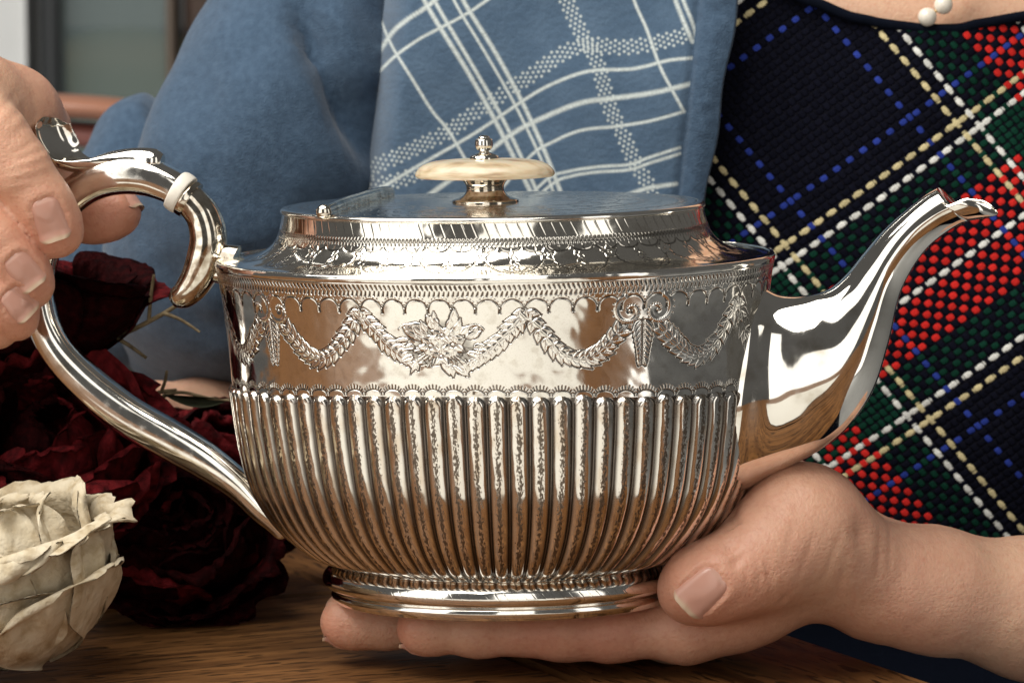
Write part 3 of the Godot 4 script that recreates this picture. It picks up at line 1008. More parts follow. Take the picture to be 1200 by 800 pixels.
# ---- spout
func spout(pot: Node3D) -> void:
	var s := [[868, 332, 842, 580, 17.5], [893, 336, 872, 575, 17.4], [915, 346, 905, 556, 14.6], [945, 346, 955, 531, 13.2], [972, 338, 995, 500, 11.8], [993, 320, 1024, 456, 10.4], [1012, 297, 1042, 400, 9.2], [1035, 270, 1056, 342, 8.2], [1060, 247, 1082, 297, 7.6], [1083, 229, 1112, 271, 7.4], [1099, 220, 1136, 259, 7.3]]
	var tops := []
	var bots := []
	var ws := []
	for k in s:
		tops.append(L(k[0], k[1])); bots.append(L(k[2], k[3])); ws.append(k[4] * 0.001)
	tops = spline(tops, 7); bots = spline(bots, 7); ws = spline(ws, 7)
	var open := []
	for k in tops.size(): open.append(0.0)
	# the pouring lip: the upper half falls in to make a trough
	var lt := [L(1101, 226), L(1106, 234), L(1124, 228), L(1145, 231), L(1159, 239), L(1168, 247)]
	var lb := [L(1137, 258.5), L(1140, 258), L(1149, 256.5), L(1158, 255), L(1166, 253), L(1170, 251)]
	var lw := [0.0073, 0.0075, 0.0078, 0.0068, 0.0046, 0.0016]
	lt = spline(lt, 5); lb = spline(lb, 5); lw = spline(lw, 5)
	var pts := PackedVector3Array()
	var uvs := PackedVector2Array()
	var seg := 72
	var rows := 0
	var all_t := tops + lt
	var all_b := bots + lb
	var all_w := ws + lw
	for i in all_t.size():
		var lip := i >= tops.size()
		var c: Vector3 = (all_t[i] + all_b[i]) / 2.0
		var h: Vector3 = (all_t[i] - all_b[i]) / 2.0
		var keel := clampf(1.0 - float(i) / 60.0, 0.0, 1.0)
		for k in seg + 1:
			var a := TAU * k / seg - PI / 2
			var up := sin(a)
			var out := cos(a)
			var q: Vector3
			if lip and up > 0.0:
				# rim at the level of the sides, trough between them
				q = c + h * (0.55 - 1.25 * pow(up, 0.8)) + Vector3(0, 0, out * all_w[i] * 0.88)
			elif lip:
				q = c + h * lerpf(0.62, -1.0, pow(-up, 0.9)) + Vector3(0, 0, signf(out) * pow(absf(out), 0.85) * all_w[i])
			else:
				# pear section: fuller below the middle, a soft keel underneath
				var wide: float = all_w[i] * (1.0 - 0.16 * up * keel)
				q = c + h * up + Vector3(0, 0, signf(out) * pow(absf(out), 0.92) * wide)
			q += Vector3(0, 0, signf(out) * 0.00022 * dents.get_noise_3d(q.x * 1000.0, q.y * 1000.0, q.z * 1000.0))
			pts.append(q); uvs.append(Vector2(float(k) / seg, i / 60.0))
		rows += 1
	var g := Geo.new()
	g.grid(pts, seg + 1, rows, uvs, true, true)
	M.spout = triplanar(mat(Color.WHITE, 1.0, 1.0), 14.0)
	M.spout.albedo_texture = M.tarnish
	M.spout.roughness_texture = noise_tex(0.03, 5, [[0.0, Color(0.04, 0.04, 0.04)], [0.6, Color(0.055, 0.055, 0.055)], [0.85, Color(0.1, 0.1, 0.1)], [1.0, Color(0.25, 0.25, 0.25)]], 256, 15)
	put("spout", g.mesh(), M.spout, pot)
# ---- handle
func handle(pot: Node3D) -> void:
	var path := func(list): return list.map(func(q): return L(q[0], q[1]))
	var mm := func(list, k): return list.map(func(q): return q[k] * 0.001)
	# socket at the body: scroll end below, up to the ring
	var so := [[203, 353, 2.2, 2.4], [209, 349, 3.6, 3.8], [219, 342, 4.4, 4.6], [231, 326, 5.2, 5.0], [240, 303, 5.7, 5.3], [244, 280, 5.7, 5.3], [239, 256, 5.3, 5.1], [229, 241, 5.0, 5.0], [219, 231, 4.9, 5.0]]
	var g := Geo.new()
	sweep(g, path.call(so), mm.call(so, 2), mm.call(so, 3), Vector3.BACK, 40, 8, 2.3)
	put("handle_socket", g.mesh(), M.old_silver, pot)
	var col := Geo.new()
	var cr := [[224, 235, 5.9, 5.9], [219, 231.5, 6.1, 6.1], [216.5, 229.5, 5.7, 5.7]]
	sweep(col, path.call(cr), mm.call(cr, 2), mm.call(cr, 3), Vector3.BACK, 40, 4)
	put("socket_collar", col.mesh(), M.old_silver, pot)
	var lug := Geo.new()
	var lp := [[236, 300, 3.2, 2.6], [250, 298, 3.0, 2.6], [264, 300, 3.6, 3.0], [276, 304, 4.4, 3.6]]
	sweep(lug, path.call(lp), mm.call(lp, 2), mm.call(lp, 3), Vector3.BACK, 24, 6)
	var lp2 := [[246, 322, 2.0, 2.2], [256, 322, 2.6, 2.6], [270, 324, 3.2, 3.0]]
	sweep(lug, path.call(lp2), mm.call(lp2, 2), mm.call(lp2, 3), Vector3.BACK, 24, 6)
	put("socket_lug", lug.mesh(), M.old_silver, pot)
	var rg := Geo.new()
	var rp := [[217, 230, 5.6, 5.6], [215.5, 229, 6.3, 6.3], [211, 225.5, 6.5, 6.5], [206.5, 222, 6.3, 6.3], [205, 221, 5.6, 5.6]]
	sweep(rg, path.call(rp), mm.call(rp, 2), mm.call(rp, 3), Vector3.BACK, 40, 4)
	put("insulator_ring", rg.mesh(), M.ring, pot, "white ivory-coloured insulator ring")
	var ha := [[208, 223, 5.2, 5.4], [196, 216, 5.4, 5.5], [172, 207, 5.8, 5.7], [144, 205, 5.9, 5.7], [116, 211, 5.7, 5.6], [90, 226, 5.5, 5.5], [68, 250, 5.2, 5.3], [54, 282, 5.0, 5.1], [46, 318, 4.9, 5.0], [45, 348, 4.9, 5.0], [53, 384, 5.1, 5.1], [72, 418, 5.4, 5.3], [104, 452, 5.8, 5.5], [148, 486, 6.1, 5.6], [196, 514, 6.1, 5.6], [240, 540, 5.6, 5.2], [278, 568, 4.6, 4.6], [304, 595, 3.9, 4.0], [321, 612, 3.2, 3.4], [332, 625, 2.5, 2.8], [335, 629, 1.4, 1.8]]
	var hg := Geo.new()
	sweep(hg, path.call(ha), mm.call(ha, 2), mm.call(ha, 3), Vector3.BACK, 48, 8, 2.5)
	for i in hg.v.size():
		var q := hg.v[i]
		hg.v[i] = q + hg.n[i].normalized() * 0.00018 * dents.get_noise_3d(q.x * 1000.0, q.y * 1000.0, q.z * 1000.0)
	put("handle", hg.mesh(), M.silver, pot)
	# thumb rest: a leaf that lies on the handle and curls up at its free end
	var tp := [[190, 191, 2.6, 2.4, 0], [181, 189.5, 3.9, 3.9, 0], [160, 187, 3.6, 3.8, 0], [135, 187.5, 3.1, 4.2, 0.2], [112, 191.5, 2.8, 5.0, 0.8], [92, 192, 2.6, 5.8, 1.6], [76, 186, 2.5, 6.6, 2.4], [66, 173, 2.3, 7.2, 2.8], [59, 160, 2.1, 7.2, 2.8], [56, 149, 1.9, 6.8, 2.6], [56, 142, 1.6, 5.4, 1.8], [57, 137, 1.0, 3.0, 0.8]]
	var tg := Geo.new()
	sweep(tg, path.call(tp), mm.call(tp, 2), mm.call(tp, 3), Vector3(-0.5, 0.0, 0.85), 40, 8, 2.0, true, mm.call(tp, 4))
	put("thumb_rest", tg.mesh(), M.silver, pot)

# ------------------------------------------------------------------ bodies: tapered capsules joined smoothly, meshed as surface nets
class Flesh:
	var a := PackedVector3Array()
	var b := PackedVector3Array()
	var ra := PackedFloat32Array()
	var rb := PackedFloat32Array()
	var grp := PackedInt32Array()
	var kk := [0.010]                                   # blend inside each group; group 0 is the trunk that the others join
	var join := 0.006
	func chain(group: int, k: float, pts: Array) -> void:   # pts: [Vector3, radius] in turn
		while kk.size() <= group: kk.append(0.004)
		kk[group] = k
		for i in pts.size() - 1:
			a.append(pts[i][0]); ra.append(pts[i][1])
			b.append(pts[i + 1][0]); rb.append(pts[i + 1][1])
			grp.append(group)
	func one(i: int, p: Vector3) -> float:
		var ba := b[i] - a[i]
		var h := clampf((p - a[i]).dot(ba) / maxf(ba.length_squared(), 1e-12), 0.0, 1.0)
		return (p - a[i] - ba * h).length() - lerpf(ra[i], rb[i], h)
	func near(p: Vector3, reach: float) -> PackedInt32Array:
		var out := PackedInt32Array()
		var best := 1e9
		var d := PackedFloat32Array()
		for i in a.size():
			var x := one(i, p)
			d.append(x)
			best = minf(best, x)
		for i in a.size():
			if d[i] < maxf(best, 0.0) + reach: out.append(i)
		return out
	func sd(p: Vector3, act: PackedInt32Array) -> float:
		var trunk := 1e3
		var res := 1e3
		var cur := 0
		var g := 1e3
		for i in act:
			var ba := b[i] - a[i]
			var h := clampf((p - a[i]).dot(ba) / maxf(ba.length_squared(), 1e-12), 0.0, 1.0)
			var d := (p - a[i] - ba * h).length() - lerpf(ra[i], rb[i], h)
			if grp[i] != cur:
				if cur == 0:
					trunk = g; res = g
				else:
					var q := maxf(join - absf(trunk - g), 0.0)
					res = minf(res, minf(trunk, g) - q * q / (4.0 * join))
				cur = grp[i]; g = 1e3
			var k: float = kk[cur]
			var t := maxf(k - absf(g - d), 0.0)
			g = minf(g, d) - t * t / (4.0 * k)
		if cur == 0: return g
		var q2 := maxf(join - absf(trunk - g), 0.0)
		return minf(res, minf(trunk, g) - q2 * q2 / (4.0 * join))
	func all() -> PackedInt32Array:
		return PackedInt32Array(range(a.size()))
	func grad(p: Vector3, act: PackedInt32Array) -> Vector3:
		var e := 0.0006
		return Vector3(sd(p + Vector3(e, 0, 0), act) - sd(p - Vector3(e, 0, 0), act), sd(p + Vector3(0, e, 0), act) - sd(p - Vector3(0, e, 0), act), sd(p + Vector3(0, 0, e), act) - sd(p - Vector3(0, 0, e), act)).normalized()
	# adds the surface to g; lo..hi bounds, cell size
	func net(g, cell: float, lo: Vector3, hi: Vector3) -> void:
		var n := 8
		var bs := cell * n
		var cells := {}
		var edges := []
		var nb := Vector3i(((hi - lo) / bs).ceil())
		var from: int = g.v.size()
		var m := n + 1
		var half := bs * 0.87
		for bz in nb.z:
			for by in nb.y:
				for bx in nb.x:
					var o := lo + Vector3(bx, by, bz) * bs
					var c := o + Vector3.ONE * bs * 0.5
					var best := 1e9
					for i in a.size(): best = minf(best, one(i, c))
					if best > half + 0.55 * float(kk[0]) or best < -half - 0.020: continue
					var act := near(c, 2.0 * half + 0.004 + 1.1 * float(kk[0]))
					if absf(sd(c, act)) > half * 1.25: continue
					var val := PackedFloat32Array()
					val.resize(m * m * m)
					var k := 0
					for z in m:
						for y in m:
							for x in m:
								val[k] = sd(o + Vector3(x, y, z) * cell, act)
								k += 1
					for z in n:
						for y in n:
							for x in n:
								var s := (z * m + y) * m + x
								var v0 := val[s]
								var v1 := val[s + 1]
								var v2 := val[s + m]
								var v3 := val[s + m + 1]
								var v4 := val[s + m * m]
								var v5 := val[s + m * m + 1]
								var v6 := val[s + m * m + m]
								var v7 := val[s + m * m + m + 1]
								var inside := int(v0 < 0) + int(v1 < 0) + int(v2 < 0) + int(v3 < 0) + int(v4 < 0) + int(v5 < 0) + int(v6 < 0) + int(v7 < 0)
								if inside == 0 or inside == 8: continue
								var sum := Vector3.ZERO
								var cnt := 0.0
								var vs := [v0, v1, v2, v3, v4, v5, v6, v7]
								for e in [[0, 1], [2, 3], [4, 5], [6, 7], [0, 2], [1, 3], [4, 6], [5, 7], [0, 4], [1, 5], [2, 6], [3, 7]]:
									var p: float = vs[e[0]]
									var q: float = vs[e[1]]
									if (p < 0) != (q < 0):
										var t := p / (p - q)
										var pa := Vector3(e[0] & 1, (e[0] >> 1) & 1, e[0] >> 2)
										var pb := Vector3(e[1] & 1, (e[1] >> 1) & 1, e[1] >> 2)
										sum += pa.lerp(pb, t)
										cnt += 1.0
								var gx := bx * n + x
								var gy := by * n + y
								var gz := bz * n + z
								var key := (gz << 40) | (gy << 20) | gx
								cells[key] = g.v.size()
								g.v.append(o + (Vector3(x, y, z) + sum / cnt) * cell)
								if (v0 < 0) != (v1 < 0): edges.append([0, key, v0 < 0])
								if (v0 < 0) != (v2 < 0): edges.append([1, key, v0 < 0])
								if (v0 < 0) != (v4 < 0): edges.append([2, key, v0 < 0])
		var step := [1, 1 << 20, 1 << 40]
		var tf: int = g.ix.size()
		for e in edges:
			var u: int = step[(e[0] + 1) % 3]
			var w: int = step[(e[0] + 2) % 3]
			var q0 = cells.get(e[1])
			var q1 = cells.get(e[1] - u)
			var q2 = cells.get(e[1] - u - w)
			var q3 = cells.get(e[1] - w)
			if q0 == null or q1 == null or q2 == null or q3 == null: continue
			if e[2]:
				g.tri(q0, q2, q1); g.tri(q0, q3, q2)
			else:
				g.tri(q0, q1, q2); g.tri(q0, q2, q3)
		for i in range(from, g.v.size()): g.uv.append(Vector2.ZERO)
		g.smooth(from, tf)

# ------------------------------------------------------------------ the person: hands, forearms, chest; jacket and dress
func J(px: float, py: float, zc: float, rmm: float) -> Array:     # a joint: where it stands, depth in cm, radius in mm
	return [P(px, py, zc * 0.01), rmm * 0.001]

func torso(x: float, y: float) -> float:
	var dx := x - 0.137
	return -0.155 - 0.75 * dx * dx + 0.018 * exp(-(pow(x - 0.19, 2.0) / 0.006 + pow(y - 0.07, 2.0) / 0.006)) - 0.05 * maxf(0.0, y - 0.17)

func person() -> void:
	var who := thing("person", "person in a blue plaid jacket over a tartan dress, holding the teapot in both hands", "person")
	var g := Geo.new()
	g.has_color = true
	var hold := supporting_hand()
	var nh := [
		[P(822, 692, 0.045), P(800, 712, 0.0405) - P(846, 676, 0.0375), Vector3(-0.35, 0.15, 1.0), 11.5, 15.5],
		[P(484, 768, 0.0155), Vector3(-1, -0.05, 0.0), Vector3(-0.12, -1, 0.02), 6.5, 9.0],
		[P(394, 760, -0.0045), Vector3(-1, -0.05, 0.0), Vector3(-0.14, -1, 0.02), 6.5, 9.0]]
	flesh_to(g, hold, 0.0012, [
		# creases: from, to (px, py), depth cm, how deep mm, how wide mm
		[845, 640, 862, 624, 2.6, 0.9, 1.3], [838, 648, 850, 615, 1.0, 0.8, 1.6], [860, 640, 852, 580, 0.5, 2.2, 2.0], [838, 655, 862, 634, 1.5, 1.6, 1.5],
		[872, 640, 878, 700, 4.0, 0.6, 0.8], [884, 640, 892, 704, 4.0, 0.65, 0.8], [896, 642, 905, 702, 4.0, 0.6, 0.8], [862, 646, 866, 712, 4.2, 0.5, 0.7],
		[1004, 600, 1010, 640, 2.0, 1.2, 2.4], [990, 640, 975, 700, 2.0, 0.5, 1.4], [925, 690, 912, 708, 3.5, 0.5, 0.9], [1030, 612, 1024, 690, 1.8, 0.4, 1.1], [1044, 615, 1040, 680, 1.8, 0.3, 0.9], [960, 600, 930, 680, 3.0, 0.25, 0.8], [935, 590, 915, 660, 3.4, 0.25, 0.8], [985, 610, 955, 690, 2.5, 0.3, 0.9],
		[640, 738, 646, 768, 2.2, 0.4, 0.9], [652, 738, 656, 768, 2.2, 0.35, 0.8], [742, 738, 748, 768, 2.2, 0.35, 0.9], [560, 745, 600, 760, 2.2, 0.3, 1.4],
	], [[808, 694, 3.6, 22], [700, 745, 2.0, 18], [640, 745, 2.0, 14], [860, 600, 0.0, 30], [380, 735, 0.0, 9], [472, 740, 1.8, 9]], nh.slice(0, 1))
	var grip := gripping_hand()
	var ng := [
		[P(58, 258, 0.01), P(68, 292, -0.006) - P(47, 230, -0.003), Vector3(0.12, 0.05, 1.0), 10.3, 14.0],
		[P(26, 322, 0.01), P(44, 346, -0.006) - P(10, 302, -0.003), Vector3(0.1, 0.0, 1.0), 9.6, 12.5],
		[P(20, 366, 0.01), P(34, 382, -0.006) - P(6, 352, -0.003), Vector3(0.1, -0.1, 1.0), 8.8, 11.0],
		[P(142, 239, -0.052), Vector3(1, -0.05, 0.1), Vector3(0.75, 0.65, -0.2), 9.5, 10.0]]
	flesh_to(g, grip, 0.0012, [
		[-4, 196, 52, 176, 0.6, 0.6, 0.9], [-4, 206, 56, 190, 0.6, 0.65, 0.9], [0, 216, 58, 204, 0.6, 0.6, 1.0], [4, 186, 44, 164, 0.6, 0.4, 0.8], [10, 226, 62, 218, 0.5, 0.4, 0.9],
		[0, 150, 30, 118, 0.6, 0.35, 0.9], [14, 160, 44, 132, 0.4, 0.35, 0.9], [-6, 132, 12, 108, 0.4, 0.3, 0.9],
		[-8, 300, 14, 284, 0.6, 0.4, 0.8], [-10, 350, 6, 338, 0.4, 0.4, 0.8],
	], [[60, 275, -0.5, 14], [30, 335, -0.5, 14], [18, 372, -0.5, 14], [130, 252, -5.0, 22]], ng)
	chest(g)
	var body := put("body", g.mesh(), M.skin, who)
	# nails: centre, towards the tip, facing, size in mm
	for m in nh: nail(body, hold, m[0], m[1], m[2], m[3], m[4])
	for m in ng: nail(body, grip, m[0], m[1], m[2], m[3], m[4])
	dress(who)
	jacket(who)
	necklace()

func supporting_hand() -> Flesh:
	var f := Flesh.new()
	f.join = 0.007
	var k := 0.011
	# forearm, two bones wide, from beyond the frame to the wrist
	f.chain(0, k, [J(1420, 745, -3, 27), J(1210, 714, -1.0, 19.5), J(1090, 692, 0.0, 16.5), J(1022, 680, 0.6, 15)])
	f.chain(0, k, [J(1420, 735, -8, 27), J(1210, 708, -4.2, 18.5), J(1090, 684, -2.8, 15.5), J(1022, 674, -2.0, 14.5)])
	# heel of the hand
	f.chain(0, k, [J(1022, 680, 0.6, 15), J(962, 640, 1.6, 15), J(940, 616, 1.8, 16.0), J(905, 640, 2.4, 14)])
	f.chain(0, k, [J(1022, 674, -2.0, 14.5), J(955, 626, -2.6, 14), J(912, 592, -3.4, 13), J(866, 612, -4.0, 11.5), J(838, 660, -4.2, 10)])
	# palm
	f.chain(0, k, [J(962, 655, 0.8, 13), J(880, 705, 1.4, 11), J(812, 737, 1.6, 8.6)])
	f.chain(0, k, [J(962, 650, -0.8, 13), J(880, 700, -0.6, 11), J(795, 735, -0.4, 8.6)])
	f.chain(0, k, [J(960, 645, -2.2, 13), J(870, 690, -2.3, 11), J(805, 730, -2.3, 8.4)])
	# thumb
	f.chain(1, 0.006, [J(935, 628, 2.0, 15), J(895, 656, 2.9, 12.6), J(866, 670, 3.2, 11.2), J(838, 681, 3.3, 10.7), J(818, 687, 3.2, 10.2), J(808, 692, 3.0, 8.4)])
	# index, middle, ring, little finger under the foot
	f.chain(2, 0.005, [J(850, 722, 1.5, 9.0), J(800, 739, 1.6, 8.3), J(715, 743, 1.7, 7.5), J(660, 743, 1.7, 7.4), J(560, 741, 1.6, 6.6), J(500, 738, 1.5, 6.7), J(492, 737, 1.5, 6.4)])
	f.chain(3, 0.005, [J(845, 718, -0.4, 9.0), J(790, 737, -0.4, 8.4), J(680, 738, -0.4, 7.6), J(560, 735, -0.4, 7.0), J(450, 734, -0.4, 6.2), J(412, 729, -0.5, 7.3), J(404, 729, -0.5, 6.8)])
	f.chain(4, 0.005, [J(850, 714, -2.3, 8.6), J(800, 729, -2.3, 8.0), J(680, 729, -2.3, 7.2), J(560, 727, -2.3, 6.8), J(440, 722, -2.2, 6.4), J(404, 717, -2.1, 6.2)])
	f.chain(5, 0.005, [J(862, 660, -4.2, 9.5), J(820, 700, -4.2, 7.4), J(720, 715, -4.1, 6.6), J(640, 718, -3.9, 6.1), J(570, 716, -3.7, 5.8)])
	return f

func gripping_hand() -> Flesh:
	var f := Flesh.new()
	f.join = 0.006
	var k := 0.011
	# forearm out of the sleeve behind the roses, wrist and palm beyond the left edge
	f.chain(0, k, [J(340, 530, -23.5, 19), J(240, 508, -21.5, 17.5), J(90, 505, -15, 19), J(-90, 330, -7, 19), J(-170, 240, -4.5, 19)])
	f.chain(0, k, [J(-170, 240, -4.5, 19), J(-110, 165, -3.2, 17), J(-60, 105, -2.6, 14)])
	f.chain(0, k, [J(-170, 240, -4.5, 19), J(-120, 225, -3.0, 17), J(-100, 215, -1.8, 12)])
	f.chain(0, k, [J(-170, 240, -4.5, 19), J(-130, 280, -3.0, 16), J(-105, 290, -1.8, 11)])
	f.chain(0, k, [J(-170, 260, -4.5, 17), J(-140, 315, -3.0, 12), J(-112, 325, -1.8, 9)])
	f.chain(0, k, [J(-110, 165, -3.2, 17), J(-30, 128, -2.8, 13.5), J(14, 132, -4.4, 12), J(42, 152, -6.0, 11)])
	f.chain(1, 0.005, [J(-85, 112, -2.4, 14), J(-50, 118, -1.5, 11.5), J(-10, 160, -0.9, 9.8), J(20, 198, -0.8, 9.0), J(48, 238, -1.0, 8.5), J(62, 264, -1.25, 7.9), J(66, 274, -1.35, 6.9)])
	f.chain(2, 0.005, [J(-110, 190, -1.6, 12), J(-50, 228, -0.9, 9.0), J(-8, 280, -0.8, 8.5), J(14, 307, -0.95, 8.2), J(29, 328, -1.2, 7.6), J(34, 335, -1.3, 6.6)])
	f.chain(3, 0.005, [J(-110, 262, -1.6, 11), J(-58, 300, -0.9, 8.4), J(-16, 342, -0.8, 8.0), J(6, 361, -1.0, 7.6), J(20, 373, -1.2, 6.6)])
	f.chain(4, 0.005, [J(-105, 335, -1.8, 9.5), J(-66, 352, -1.2, 7.6), J(-34, 372, -1.1, 6.8), J(-10, 381, -1.2, 6.2), J(0, 385, -1.3, 5.2)])
	# thumb, behind the handle
	f.chain(5, 0.006, [J(-20, 180, -5.2, 14), J(40, 222, -5.9, 11.5), J(78, 244, -5.8, 9.2), J(112, 250, -5.5, 8.0), J(132, 249, -5.3, 6.9), J(138, 248, -5.25, 6.0)])
	return f

func flesh_to(g: Geo, f: Flesh, cell: float, creases: Array, blush: Array, nails: Array) -> void:
	var lo := Vector3.ONE * 1e9
	var hi := -lo
	for i in f.a.size():
		for q in [[f.a[i], f.ra[i]], [f.b[i], f.rb[i]]]:
			lo = lo.min(q[0] - Vector3.ONE * (q[1] + 0.004)); hi = hi.max(q[0] + Vector3.ONE * (q[1] + 0.004))
	# what is far outside the frame needs no skin of its own
	lo.x = maxf(lo.x, P(-150, 400, 0).x); hi.x = minf(hi.x, P(1330, 400, 0).x)
	var from := g.v.size()
	var tf := g.ix.size()
	f.net(g, cell, lo, hi)
	var cs := []
	for c in creases: cs.append([P(c[0], c[1], c[4] * 0.01), P(c[2], c[3], c[4] * 0.01), c[5] * 0.001, c[6] * 0.001])
	var bl := []
	for b in blush: bl.append([P(b[0], b[1], b[2] * 0.01), b[3] * 0.001])
	var lump := noise(0.05, 3, 101)
	var cord := noise(0.11, 3, 102)
	for i in range(from, g.v.size()):
		var p := g.v[i]
		var n := g.n[i].normalized()
		var d := 0.0003 * lump.get_noise_3dv(p * 1000.0) + 0.00016 * cord.get_noise_3dv(p * 1000.0)
		for c in cs:
			var ba: Vector3 = c[1] - c[0]
			var q: Vector3 = p - c[0]
			# distance across the line of sight, so that a crease lies on the skin before it
			var h := clampf(Vector2(q.x, q.y).dot(Vector2(ba.x, ba.y)) / maxf(Vector2(ba.x, ba.y).length_squared(), 1e-9), 0, 1)
			var r := Vector2(q.x - ba.x * h, q.y - ba.y * h).length()
			if r < c[3] * 3.0 and absf(q.z - ba.z * h) < 0.03 and n.z > 0.0:
				d -= c[2] * exp(-pow(r / c[3], 2.0)) * (1.0 - 0.7 * absf(2.0 * h - 1.0))
		for m in nails:                                   # the nail's bed, and the fold of skin round it
			var fc: Vector3 = m[2].normalized()
			if n.dot(fc) < 0.1: continue
			var dv: Vector3 = (m[1] - fc * m[1].dot(fc)).normalized()
			var q: Vector3 = p - m[0]
			if q.length() > 0.03: continue
			var v: float = q.dot(dv) / (m[4] * 0.0005)
			var u: float = q.dot(dv.cross(fc)) / (m[3] * 0.0005)
			var r := pow(pow(absf(u), 3.0) + pow(absf(v), 3.0), 1.0 / 3.0)
			if r < 1.0: d = -0.00045 * smoothstep(1.0, 0.9, r)
			elif r < 1.7: d = lerpf(d, 0.0004 * (1.0 - smoothstep(1.0, 1.6, r)) * smoothstep(0.9, 0.3, v), 1.0 - smoothstep(1.3, 1.7, r))
		g.v[i] = p + n * d
		var red := 0.0
		for b in bl: red = maxf(red, exp(-pow((p - b[0]).length() / b[1], 2.0)))
		var mott := lump.get_noise_3dv(p * 400.0 + Vector3(90, 0, 0)) * 0.5 + 0.5
		var c0 := Color(0.70, 0.455, 0.315).lerp(Color(0.70, 0.38, 0.27), mott)
		g.c.append(c0.lerp(Color(0.62, 0.25, 0.17), red * 0.65))
	for i in range(from, g.v.size()): g.n[i] = Vector3.ZERO
	g.smooth_keep(from, tf)

func chest(g: Geo) -> void:
	var cols := 60
	var rows := 40
	var pts := PackedVector3Array()
	var cc := PackedColorArray()
	for r in rows:
		for k in cols:
			var q := P(lerpf(860, 1330, k / (cols - 1.0)), lerpf(120, -330, r / (rows - 1.0)), -0.16)
			var x := q.x - 0.137
			q.z = torso(q.x, q.y) - 0.005 - 0.30 * maxf(0.0, q.y - 0.19) + 0.004 * exp(-pow((absf(x) - 0.03) / 0.012, 2.0)) * smoothstep(0.2, 0.24, q.y)
			pts.append(q); cc.append(Color(0.68, 0.42, 0.29))
	g.grid(pts, cols, rows, PackedVector2Array(), false, false, cc)

# a nail laid on the finger: its middle follows the skin, its edge runs free past the tip
func nail(parent: Node3D, f: Flesh, at: Vector3, towards: Vector3, facing: Vector3, wmm: float, lmm: float) -> void:
	var act := f.all()
	facing = facing.normalized()
	var d := (towards - facing * towards.dot(facing)).normalized()
	var s := d.cross(facing).normalized()
	for it in 80:                                         # settle the centre on the skin
		var dc := f.sd(at, act)
		if absf(dc) < 0.0001: break
		at -= facing * dc * 0.7
	var nu := 15
	var nv := 19
	var top := PackedVector3Array()
	var cols := PackedColorArray()
	for r in nv:
		var v := float(r) / (nv - 1) * 2.0 - 1.0
		var half := 1.0
		if v < -0.55: half = sqrt(maxf(0.0, 1.0 - pow((v + 0.55) / 0.45, 2.0))) * 0.75 + 0.25 * (1 - pow((v + 0.55) / 0.45, 4.0))
		if v > 0.7: half = sqrt(maxf(0.02, 1.0 - pow((v - 0.7) / 0.42, 2.0)))
		half = maxf(half, 0.05) * (0.93 + 0.07 * v)
		for k in nu:
			var u := float(k) / (nu - 1) * 2.0 - 1.0
			var vv := minf(v, 0.6)
			var q := at + s * (u * half * wmm * 0.0005) + d * (vv * lmm * 0.0005) + facing * 0.012
			for it in 24:
				var dd := f.sd(q, act)
				if dd < 0.0002: break
				q -= facing * maxf(0.0001, dd * 0.8)
			var deep := (q - at).dot(facing)
			if deep < -0.004 or f.sd(q, act) > 0.001:          # past the side of the finger: bend on with the neighbour
				q = at + s * (u * half * wmm * 0.0005) + d * (vv * lmm * 0.0005)
				q += facing * ((top[top.size() - 1] - at).dot(facing) - 0.0003 if top.size() else 0.0)
			var edge := maxf(absf(u), -v)
			q += facing * (0.00005 - 0.0008 * smoothstep(0.78, 1.0, edge) + 0.0002 * v)
			if v > 0.6: q += d * ((v - 0.6) * lmm * 0.0005) - facing * (0.0004 * (v - 0.6))
			top.append(q)
			var tip := smoothstep(0.74, 0.84, v + 0.10 * (1.0 - u * u) - 0.1)
			var moon := smoothstep(-0.62, -0.75, v + 0.25 * u * u) * 0.5
			cols.append(Color(0.58, 0.31, 0.24).lerp(Color(0.62, 0.40, 0.32), moon).lerp(Color(0.60, 0.45, 0.32), tip))
	var g := Geo.new()
	g.grid(top, nu, nv, PackedVector2Array(), false, false, cols)
	var under := PackedVector3Array()
	for q in top: under.append(q - facing * 0.00045)
	g.grid(under, nu, nv, PackedVector2Array(), true, false, cols)
	# the rim between the two sheets
	var off := nu * nv
	for r in nv - 1:
		for k in [0, nu - 1]:
			var i: int = r * nu + k
			g.tri(i, i + nu, i + off); g.tri(i + nu, i + nu + off, i + off)
	for k in nu - 1:
		for r in [0, nv - 1]:
			var i: int = r * nu + k
			g.tri(i, i + 1, i + off); g.tri(i + 1, i + 1 + off, i + off)
	put("fingernail", g.mesh(), M.nail, parent)

